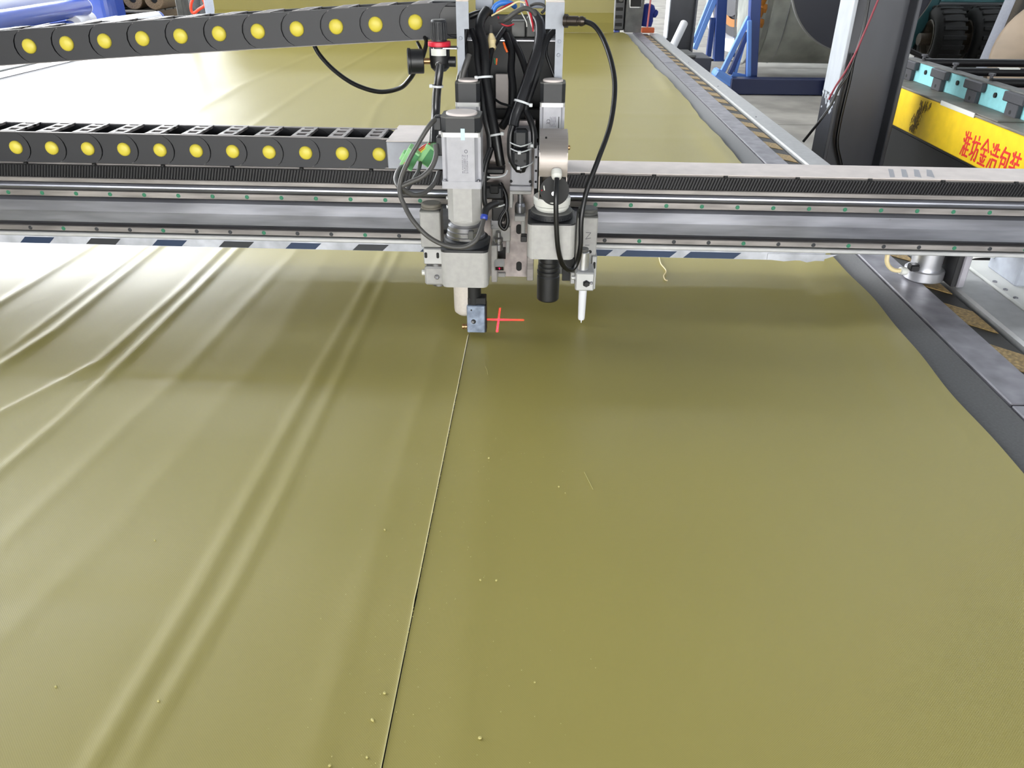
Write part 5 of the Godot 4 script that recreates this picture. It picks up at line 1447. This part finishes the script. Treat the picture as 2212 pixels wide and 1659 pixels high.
func far_right() -> void:
	pillar("far slim steel pillar with a pale left flange beyond the table end", 1.665, -10.5, 0.335, 0.30, 11.0, 0.42)
	# forklift standing behind the yellow machine
	var f := thing("forklift", "turquoise forklift with twin worn black tyres behind the yellow machine", "forklift", Vector3(5.2, 0, -10.6))
	tyre("", Vector3(4.86, 0.42, -10.5), 0.37, 0.30, f)
	tyre("", Vector3(5.32, 0.42, -10.5), 0.37, 0.30, f)
	put(f, "axle", sh(f).cyl(Vector3(4.6, 0.42, -10.5), Vector3(6.2, 0.42, -10.5), 0.07, -1.0, 16), M.rim_rust)
	put(f, "body_side", sh(f).box(Vector3(4.62, 0.55, -11.6), Vector3(4.70, 1.5, -10.95), 0.02), M.turquoise)
	put(f, "fender", sh(f).obox(Transform3D(Basis(Vector3.BACK, -0.35), Vector3(4.72, 0.75, -10.9)), Vector3(0.16, 0.95, 0.5), 0.03), M.turquoise_dark)
	put(f, "hood", sh(f).box(Vector3(5.05, 0.80, -11.9), Vector3(6.0, 1.7, -11.2), 0.04), M.turquoise)
	put(f, "chassis", sh(f).box(Vector3(4.75, 0.22, -12.0), Vector3(6.2, 0.80, -11.0), 0.02), M.black_plastic)
	put(f, "mast", sh(f).box(Vector3(5.72, 0.1, -10.9), Vector3(5.86, 2.4, -10.7), 0.01), M.black_deep)
	put(f, "fork", sh(f).obox(Transform3D(Basis(Vector3.BACK, -0.38), Vector3(4.75, 0.16, -9.9)), Vector3(1.3, 0.05, 0.14), 0.01), M.bar_black)
	# tan roll and white board at the edge of the picture
	var tc := at(2286, 131, -7.45)
	var td := Vector3(-tc.x, 0, -tc.z).normalized()        # its end faces the cutting table
	var r := thing("tan_roll", "big tan paper roll lying at the right edge behind the black bars", "paper roll", Vector3(tc.x, 0, tc.z))
	put(r, "roll", sh(r).lathe(Vector3(tc.x, 0.54, tc.z) - td * 0.7, td, [Vector2(0, 0), Vector2(0.50, 0), Vector2(0.52, 0.02), Vector2(0.54, 0.66), Vector2(0.51, 0.70), Vector2(0.08, 0.705), Vector2(0.08, 0.66), Vector2(0, 0.66)], 48, true), M.tan_paper)
	var wb := thing("leaning_board", "tall white curved panel standing between the tyres and the tan roll", "panel", Vector3(4.85, 0, -9.3))
	var ws := sh(wb)
	for i in 8:
		var a0 := -0.9 + 1.8 * i / 8.0
		var a1 := -0.9 + 1.8 * (i + 1) / 8.0
		for k in 2:
			var rr := 0.13 - 0.006 * k
			var c0 := Vector3(4.86 - cos(a0) * 0.10 + 0.0, 0, -9.3 + sin(a0) * rr)
			var c1 := Vector3(4.86 - cos(a1) * 0.10 + 0.0, 0, -9.3 + sin(a1) * rr)
			ws.quad(c0 + Vector3(0.3 * k * 0.03, 0.02, 0), c1 + Vector3(0.3 * k * 0.03, 0.02, 0), c1 + Vector3(0.25, 1.7, 0), c0 + Vector3(0.25, 1.7, 0), Vector3(-1, 0.1, 0) if k == 0 else Vector3(1, 0, 0))
	put(wb, "sheet", ws, M.duct_grey)
	put(wb, "back_board", sh(wb).obox(Transform3D(Basis(Vector3.BACK, -0.14), Vector3(5.13, 0.85, -9.45)), Vector3(0.05, 1.7, 0.5), 0.01), M.rim_rust)

	# unwinding stand: two blue trestles, the drum and its flange disc
	var st := thing("roll_stand", "blue steel roll stand of two trestles on a dark blue base beam", "roll stand", Vector3(2.6, 0, -9.2))
	var bar := func(nm: String, a: Vector3, b: Vector3, w: float, m: Material):
		var d := b - a
		var fr := Transform3D(Shape.frame(d), (a + b) / 2)
		put(st, nm, sh(st).obox(fr, Vector3(w, d.length(), w), 0.006), m)
	var zA := -9.2
	bar.call("post", at(1622, 168, zA), at(1634, -60, zA), 0.11, M.blue_paint)
	bar.call("brace", at(1554, 168, zA), at(1619, 36, zA), 0.055, M.blue_light)
	bar.call("brace", at(1576, 160, zA), at(1615, 70, zA), 0.05, M.blue_paint)
	bar.call("strut", at(1617, 165, zA + 0.06), at(1619, 44, zA + 0.06), 0.045, M.blue_light)
	bar.call("strut", at(1588, 158, zA), at(1606, 96, zA), 0.035, M.blue_light)
	bar.call("tie_bar", at(1580, 160, zA), at(1618, 168, zA), 0.05, M.blue_light)
	bar.call("base_beam", Vector3(at(1575, 186, -8.95).x, 0.085, -8.95), Vector3(3.6, 0.085, -8.95), 0.16, mat("base_navy", Color(0.06, 0.11, 0.27), 0.4))
	put(st, "foot", sh(st).obox(Transform3D(Basis(Vector3.BACK, -0.5), at(1562, 166, zA + 0.2)), Vector3(0.24, 0.09, 0.2), 0.02), M.blue_light)
	var zB := -11.8
	bar.call("post", at(1551, 132, zB), at(1560, -40, zB), 0.14, M.blue_paint)
	bar.call("brace", at(1500, 106, zB), at(1546, -6, zB), 0.07, M.blue_light)
	bar.call("brace", at(1498, 92, zB), at(1536, -4, zB), 0.06, M.blue_light)
	bar.call("strut", at(1530, 122, zB), at(1540, 38, zB), 0.07, M.blue_paint)
	bar.call("strut", at(1543, 128, zB), at(1549, 40, zB), 0.045, M.blue_light)
	bar.call("base_beam", at(1498, 132, zB), at(1580, 138, zB), 0.10, M.navy)
	var dr := thing("steel_drum", "big glossy grey steel drum lying behind the blue trestles", "drum", Vector3(3.2, 0.15, -10.45))
	put(dr, "shell", sh(dr).lathe(Vector3(2.46, 1.02, -10.45), Vector3(1, 0, 0.06), [Vector2(0, 0.0), Vector2(0.80, 0.0), Vector2(0.88, 0.01), Vector2(0.88, 0.06), Vector2(0.85, 0.07), Vector2(0.85, 0.12), Vector2(0.87, 0.13), Vector2(0.87, 1.5), Vector2(0, 1.5)], 64), M.drum_grey)
	put(dr, "rim", sh(dr).lathe(Vector3(2.44, 1.02, -10.45), Vector3(1, 0, 0.06), [Vector2(0.885, 0), Vector2(0.895, 0.005), Vector2(0.895, 0.02), Vector2(0.885, 0.025)], 64), M.steel)
	put(dr, "weld_bead", sh(dr).lathe(Vector3(2.76, 1.02, -10.43), Vector3(1, 0, 0.06), [Vector2(0.868, 0), Vector2(0.874, 0.004), Vector2(0.868, 0.008)], 64), M.steel)
	var nc := at(1874, -58, -8.5)
	var nd := thing("navy_disc", "large dark navy flange disc with a bright rim mostly hidden by the near pillar", "flange", Vector3(nc.x, 0, nc.z))
	put(nd, "disc", sh(nd).lathe(nc + Vector3(0, 0, -0.05), Vector3(0, 0, 1), [Vector2(0, 0), Vector2(0.70, 0), Vector2(0.70, 0.04), Vector2(0, 0.04)], 96), M.navy)
	put(nd, "rim", sh(nd).lathe(nc + Vector3(0, 0, -0.055), Vector3(0, 0, 1), [Vector2(0.70, 0), Vector2(0.712, 0.004), Vector2(0.712, 0.046), Vector2(0.70, 0.05)], 96), M.machine_grey)
	put(nd, "foot", sh(nd).box(Vector3(nc.x - 0.1, 0, nc.z - 0.25), Vector3(nc.x + 0.1, nc.y, nc.z - 0.055), 0.01), M.navy)
	var wc := at(1597, 8, -12.25)
	var wdir := Vector3(-0.86, 0, 0.5)
	var wd := thing("white_reel", "white reel with an amber brown hub standing between the blue trestles", "reel", Vector3(wc.x, 0.1, wc.z))
	put(wd, "flange", sh(wd).lathe(wc, wdir, [Vector2(0.44, 0), Vector2(0.62, 0), Vector2(0.63, 0.02), Vector2(0.63, 0.06), Vector2(0.46, 0.08), Vector2(0.44, 0)], 48), M.roll_white)
	put(wd, "hub", sh(wd).lathe(wc, wdir, [Vector2(0, -0.02), Vector2(0.43, -0.02), Vector2(0.43, 0.02), Vector2(0.16, 0.03), Vector2(0.16, 0.14), Vector2(0, 0.14)], 32), M.block_grey)
	put(wd, "hub_ring", sh(wd).lathe(wc + wdir * 0.02, wdir, [Vector2(0.20, 0), Vector2(0.30, 0.0), Vector2(0.30, 0.05), Vector2(0.20, 0.05)], 32), M.amber)
	put(wd, "axle", sh(wd).cyl(wc, wc - wdir * 0.3, 0.07, -1.0, 16), M.steel)
	put(wd, "stand", sh(wd).box(Vector3(wc.x - 0.02, 0, wc.z - 0.06), Vector3(wc.x + 0.06, wc.y, wc.z), 0.01), M.blue_paint)
	var hk := thing("amber_hoist", "amber yellow hoist chain block hanging beside the drum rim", "hoist", at(1642, 55, -9.3))
	for q in [[1640, 4, 0.10], [1636, 30, 0.08], [1646, 20, 0.07], [1639, 52, 0.07]]:
		put(hk, "hook_part", sh(hk).lathe(at(q[0], q[1] + 8, -9.3), Vector3(0.2, 1, 0.1), [Vector2(0, 0), Vector2(q[2] * 0.55, 0.01), Vector2(q[2] * 0.6, q[2] * 0.7), Vector2(q[2] * 0.4, q[2] * 1.3), Vector2(0, q[2] * 1.35)], 8), M.amber)

	# machine bits at the end of the table
	var m := thing("end_frame", "grey steel channel frame closing the far right corner of the table", "machine frame", Vector3(0.62, T, -6.1))
	put(m, "channel", sh(m).prism(PackedVector2Array([Vector2(0.575, 0), Vector2(0.690, 0), Vector2(0.700, 0.22), Vector2(0.690, 0.22), Vector2(0.680, 0.155), Vector2(0.600, 0.155), Vector2(0.590, 0.22), Vector2(0.575, 0.22)]), Transform3D(Basis(), Vector3(0, T, -6.06)), 0.10), M.machine_grey)
	put(m, "top_lip", sh(m).box(V(0.572, 0.218, -6.16), V(0.705, 0.236, -6.04), 0.003), M.shelf_grey)
	put(m, "channel_mouth", sh(m).box(V(0.606, 0.165, -6.10), V(0.678, 0.212, -6.064)), M.black_deep)
	put(m, "upper_box", sh(m).box(V(0.585, 0.236, -6.20), V(0.655, 0.40, -6.08), 0.003), M.frame_grey)
	var bk := thing("feeder_motor", "black feeder drive with a blue foot at the right end of the hanging fabric", "motor", V(0.53, 0.0, -6.12))
	put(bk, "case", sh(bk).box(V(0.500, 0.012, -6.18), V(0.568, 0.42, -6.07), 0.006), M.black_plastic)
	for k in 4:
		put(bk, "rib", sh(bk).box(V(0.502, 0.04 + k * 0.05, -6.07), V(0.552, 0.06 + k * 0.05, -6.062), 0.002), M.black_deep)
	put(bk, "foot", sh(bk).box(V(0.500, 0.0, -6.12), V(0.535, 0.012, -6.06), 0.001), M.gland_blue)
	put(bk, "cap", sh(bk).lathe(V(0.535, 0.215, -6.07), Vector3(0, 0, 1), [Vector2(0.02, 0), Vector2(0.018, 0.012), Vector2(0, 0.014)], 16), M.machine_grey)
	var br := thing("broom", "orange broom with a pink handle leaning at the far end of the table", "broom", V(0.74, 0, -6.02))
	put(br, "brush", sh(br).box(V(0.690, 0.002, -6.05), V(0.780, 0.036, -6.01), 0.004), M.brush_orange)
	put(br, "handle", sh(br).cyl(V(0.730, 0.036, -6.03), V(0.752, 0.42, -6.09), 0.0065, -1.0, 10), M.stick_pink)
	var cl := thing("blue_cloth", "bunched blue work cloth behind the broom handle", "cloth", V(0.74, 0.0, -6.12))
	var rng := RandomNumberGenerator.new()
	rng.seed = 3
	var cs := sh(cl)
	cs.lathe(V(0.735, 0.03, -6.16), Vector3(0.05, 1, 0), [Vector2(0, 0), Vector2(0.040, 0.004), Vector2(0.047, 0.04), Vector2(0.042, 0.08), Vector2(0.053, 0.115), Vector2(0.040, 0.142), Vector2(0.015, 0.152), Vector2(0, 0.152)], 11, true)
	cs.lathe(V(0.785, 0.09, -6.17), Vector3(0.35, 1, 0), [Vector2(0, 0), Vector2(0.016, 0.006), Vector2(0.022, 0.03), Vector2(0.017, 0.048), Vector2(0, 0.056)], 9, true)
	put(cl, "cloth", cs, M.cloth_blue)
	var tb := thing("white_tube", "short white tube leaning at the foot of the far pillar", "tube", Vector3(1.46, 0.33, -9.6))
	put(tb, "tube", sh(tb).cyl(Vector3(1.46, 0.37, -9.6), Vector3(1.62, 0.62, -9.9), 0.045, -1.0, 16), M.roll_white)
	var bx := thing("dark_crate", "low dark crate at the foot of the far pillar beyond the rail", "crate", Vector3(1.65, 0, -9.9))
	put(bx, "body", sh(bx).box(Vector3(1.36, 0, -10.0), Vector3(1.90, 0.30, -9.45), 0.01), M.block_grey)
	put(bx, "lid", sh(bx).box(Vector3(1.35, 0.302, -10.01), Vector3(1.72, 0.33, -9.44), 0.006), M.machine_grey)

# ---------------------------------------------------------------- far left
func roll_between(o: Node3D, nm: String, a: Vector3, b: Vector3, r: float, m: Material) -> void:
	var l := (b - a).length()
	put(o, nm, sh(o).lathe(a, b - a, [Vector2(0, 0), Vector2(r * 0.92, 0), Vector2(r, 0.02), Vector2(r, l - 0.02), Vector2(r * 0.92, l), Vector2(0, l)], 32), m)

func far_left() -> void:
	var o: Node3D
	var ra := at(-60, 56, -12.0)
	var rb := at(182, 14, -15.6)
	o = thing("blue_roll", "long blue wrapped fabric roll lying on top of another at the far left", "fabric roll", Vector3(rb.x, 0.4, rb.z))
	roll_between(o, "roll", ra, rb, 0.15, M.roll_blue)
	put(o, "white_end", sh(o).cyl(rb, rb + (rb - ra).normalized() * 0.04, 0.135, -1.0, 28), M.roll_white)
	o = thing("blue_roll", "dark lower blue fabric roll that carries the long front one", "fabric roll", Vector3(rb.x, 0, rb.z))
	roll_between(o, "roll", Vector3(ra.x, maxf(ra.y - 0.30, 0.10), ra.z), Vector3(rb.x, maxf(rb.y - 0.30, 0.10), rb.z), 0.10, M.roll_blue)
	o = thing("white_roll", "white fabric roll lying behind the long blue one at the far left", "fabric roll", Vector3(-10.9, 0, -15.6))
	var rc := at(128, 5, -15.9)
	roll_between(o, "roll", Vector3(ra.x - 0.5, 0.45, ra.z), Vector3(rc.x, 0.55, rc.z), 0.16, M.roll_white)
	var bl := at(108, 20, -16.9).x
	var br := at(245, 38, -16.6).x
	o = thing("blue_bale", "tall upright blue bale with a straight right edge at the far left", "bale", Vector3((bl + br) / 2, 0, -16.95))
	put(o, "body", standing(sh(o), round_rect(br - bl, 0.7, 0.2), (bl + br) / 2, -16.95, 0.0, 1.2), M.roll_blue)
	put(o, "top_fold", standing(sh(o), round_rect(br - bl + 0.03, 0.73, 0.2), (bl + br) / 2, -16.95, 1.2, 1.28), M.roll_blue)
	for k in 3:
		var q: Array = [[[-8.45, 0.14, -14.9], [-8.75, 0.14, -16.0]], [[-8.12, 0.10, -14.8], [-8.2, 0.10, -16.0]], [[-7.75, 0.13, -14.6], [-7.55, 0.13, -16.3]]][k]
		o = thing("short_roll", ["short white roll end poking out beside the blue bale", "small white roll half hidden by the upper chain", "white roll with a blue underside in front of the grey pallet"][k], "fabric roll", Vector3(q[0][0], 0, q[0][2]))
		roll_between(o, "roll", Vector3(q[0][0], q[0][1], q[0][2]), Vector3(q[1][0], q[1][1], q[1][2]), q[0][1], M.roll_white)
		if k == 2:
			put(o, "blue_end", sh(o).cyl(Vector3(q[1][0], q[1][1], q[1][2]), Vector3(q[1][0] + 0.005, q[1][1], q[1][2] - 0.06), 0.128, -1.0, 24), M.roll_blue)
	# cardboard cores on a pallet
	o = thing("pallet", "flat grey pallet carrying cardboard tubes at the far left", "pallet", Vector3(-9.2, 0, -18.6))
	for k in 5:
		put(o, "deck_board", sh(o).box(Vector3(-10.2, 0.14, -19.6 + k * 0.42), Vector3(-8.3, 0.17, -19.6 + k * 0.42 + 0.34), 0.004), M.shelf_grey)
	for k in 3:
		put(o, "bearer", sh(o).box(Vector3(-10.15 + k * 0.87, 0, -19.6), Vector3(-10.05 + k * 0.87, 0.14, -17.6), 0.004), M.card)
	for k in 5:
		var x: float = [-9.30, -8.84, -8.38, -9.08, -8.61][k]
		var yy: float = [0.375, 0.375, 0.375, 0.755, 0.755][k]
		o = thing("cardboard_tube", ["cardboard tube at the left of the bottom row on the pallet", "cardboard tube in the middle of the bottom row on the pallet", "cardboard tube at the right of the bottom row on the pallet", "left upper cardboard tube lying on the bottom row", "right upper cardboard tube lying on the bottom row"][k], "cardboard tube", Vector3(x, 0.17, -18.2), "cardboard tubes on the pallet")
		put(o, "tube", sh(o).lathe(Vector3(x, yy, -19.3), Vector3(0.05, 0, 1), [Vector2(0.07, 0), Vector2(0.20, 0), Vector2(0.20, 1.35), Vector2(0.19, 1.36), Vector2(0.075, 1.36), Vector2(0.07, 1.30), Vector2(0.07, 0)], 28), M.card)
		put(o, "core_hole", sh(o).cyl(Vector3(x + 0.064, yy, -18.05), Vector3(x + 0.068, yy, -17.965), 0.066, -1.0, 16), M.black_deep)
	o = thing("crumpled_sacks", "pile of crumpled grey sacks beside the cardboard tubes", "sacks", Vector3(-7.5, 0, -18.6))
	var rng := RandomNumberGenerator.new()
	rng.seed = 17
	for k in 7:
		var c := Vector3(-7.75 + rng.randf() * 0.6, 0.0, -18.9 + rng.randf() * 0.6)
		var r := rng.randf_range(0.18, 0.28)
		put(o, "sack", sh(o).lathe(c, Vector3(rng.randf_range(-0.3, 0.3), 1, rng.randf_range(-0.3, 0.3)), [Vector2(0, 0), Vector2(r, 0.04), Vector2(r * 1.05, 0.22), Vector2(r * 0.7, 0.40 + 0.1 * k * 0.3), Vector2(r * 0.3, 0.50 + 0.03 * k), Vector2(0, 0.52 + 0.03 * k)], 8), M.sack)
	o = cable("orange_strap", "bright orange strap loop hanging in front of the grey sacks", [at(419, -8, -17.4), at(413, 8, -17.4), at(413, 22, -17.4), at(419, 28, -17.4), at(430, 20, -17.4), at(442, 12, -17.4), at(441, 4, -17.4), at(436, -6, -17.4)], 0.03, M.orange, "strap")
	o = thing("grey_cabinet", "pale grey cabinet behind the upper chain left of the hanging fabric", "cabinet", Vector3(-6.3, 0, -17.6))
	put(o, "body", sh(o).box(Vector3(-6.95, 0, -17.9), Vector3(-5.95, 1.6, -17.2), 0.02), M.frame_grey)
	put(o, "door", sh(o).box(Vector3(-6.90, 0.1, -17.2), Vector3(-6.45, 1.5, -17.18), 0.01), M.frame_grey)
	o = thing("black_stand", "black machine stand with pale uprights beside the hanging fabric", "stand", Vector3(-4.9, 0, -14.5))
	put(o, "head", sh(o).box(Vector3(-5.55, 0.52, -14.8), Vector3(-4.55, 1.1, -14.2), 0.02), M.black_plastic)
	put(o, "post", sh(o).box(Vector3(-4.82, 0, -14.6), Vector3(-4.55, 0.52, -14.3), 0.01), M.black_plastic)
	put(o, "post", sh(o).box(Vector3(-5.22, 0, -14.6), Vector3(-5.08, 0.52, -14.4), 0.01), M.black_plastic)
	for x in [-5.02, -4.9]:
		put(o, "upright", sh(o).box(Vector3(x, 0, -14.5), Vector3(x + 0.06, 0.50, -14.44), 0.005), M.wire_white)
	# turquoise trough with its dark brush roller
	o = thing("turquoise_trough", "pale turquoise trough with a dark ragged brush along its front at the far left", "trough", Vector3(-12.0, 0, -17.2))
	put(o, "trough", sh(o).box(Vector3(-13.4, 0.45, -19.5), Vector3(-11.6, 0.85, -15.0), 0.03), M.turquoise)
	put(o, "leg", sh(o).box(Vector3(-13.2, 0, -19.2), Vector3(-12.9, 0.45, -15.3), 0.01), M.machine_grey)
	var bsh := sh(o)
	for k in 60:
		var z := -19.4 + 4.3 * k / 60.0
		bsh.obox(Transform3D(Basis(Vector3.RIGHT, rng.randf_range(-0.4, 0.4)), Vector3(-11.54 + rng.randf_range(-0.03, 0.03), 0.34 + rng.randf_range(-0.06, 0.04), z)), Vector3(0.10, 0.30, 0.09), 0.01)
	put(o, "brush", bsh, M.block_grey)

# ---------------------------------------------------------------- litter on the sheet
func litter() -> void:
	var rng := RandomNumberGenerator.new()
	rng.seed = 23
	var one := Shape.new()
	one.lathe(Vector3.ZERO, Vector3.UP, [Vector2(0, 0), Vector2(0.0009, 0.0001), Vector2(0.0011, 0.0007), Vector2(0.0007, 0.0014), Vector2(0, 0.0016)], 6)
	var om := one.mesh()
	var spots := [[1056, 991], [1207, 1052], [832, 1146], [335, 1168], [1038, 1254], [1072, 1254], [121, 1484], [343, 1516], [831, 1498], [805, 1556], [793, 1636], [713, 1654], [1037, 1595], [1221, 1066], [1155, 1474]]
	var where := ["behind the fold near the middle of the sheet", "far right of the slit", "left of the slit near the middle", "alone between the left folds", "left one of a pair right of the slit", "right one of a pair right of the slit", "nearest the left edge of the photo", "alone near the lower left", "left of the dark slit", "left of the dark slit, lower down", "just left of the slit near the bottom", "at the very bottom of the photo", "right of the slit near the bottom", "tiny, beside the far right crumb", "tiny, alone at the lower right"]
	for i in spots.size():
		var p := on(spots[i][0], spots[i][1], T + 0.0012)
		p.y = T + 0.0011 + sheet_height(p.x, p.z)
		var o := thing("fabric_crumb", "small olive fabric crumb lying " + where[i], "crumb", p, "loose crumbs on the olive sheet")
		var k := 0.75 if i > 12 else (1.25 if i in [0, 8, 9, 12] else 1.0)
		var c := put(o, "crumb", om, M.crumb_olive)
		c.rotation.y = rng.randf() * TAU
		c.scale = Vector3(k * rng.randf_range(0.9, 1.4), k, k)
	# fine dust thrown up along the slit: nobody could count it
	var mm := MultiMesh.new()
	mm.transform_format = MultiMesh.TRANSFORM_3D
	mm.mesh = om
	mm.instance_count = 230
	for i in 230:
		var p: Vector3
		if i < 70:
			p = Vector3(-0.106 + rng.randfn(0, 0.0007), 0, rng.randf_range(-0.93, -0.45))
		else:
			p = Vector3(-0.09 + rng.randfn(0, 0.06), 0, rng.randf_range(-0.80, -0.34))
		p.y = T + 0.0010 + sheet_height(p.x, p.z)
		mm.set_instance_transform(i, Transform3D(Basis(Vector3.UP, rng.randf() * TAU).scaled(Vector3.ONE * rng.randf_range(0.25, 0.55)), p))
	var d := MultiMeshInstance3D.new()
	d.name = "cutting_dust"
	d.multimesh = mm
	d.material_override = M.crumb_olive
	d.set_meta("kind", "stuff")
	tag(d, "fine olive cutting dust scattered along the slit in the sheet", "dust")
	add_child(d)
	# two fine fibres
	for k in 2:
		var q: Array = [[[1048, 792], [1052, 800], [1054, 810]], [[1262, 1020], [1272, 1040], [1281, 1058]]][k]
		var pts := []
		for p in q:
			var w := on(p[0], p[1], T + 0.0016)
			w.y = T + 0.0018 + sheet_height(w.x, w.z)
			pts.append(w)
		cable("fibre", ["fine pale fibre lying just in front of the cutting head", "fine pale fibre lying alone right of the slit"][k], pts, 0.00025, M.crumb_olive, "fibre")
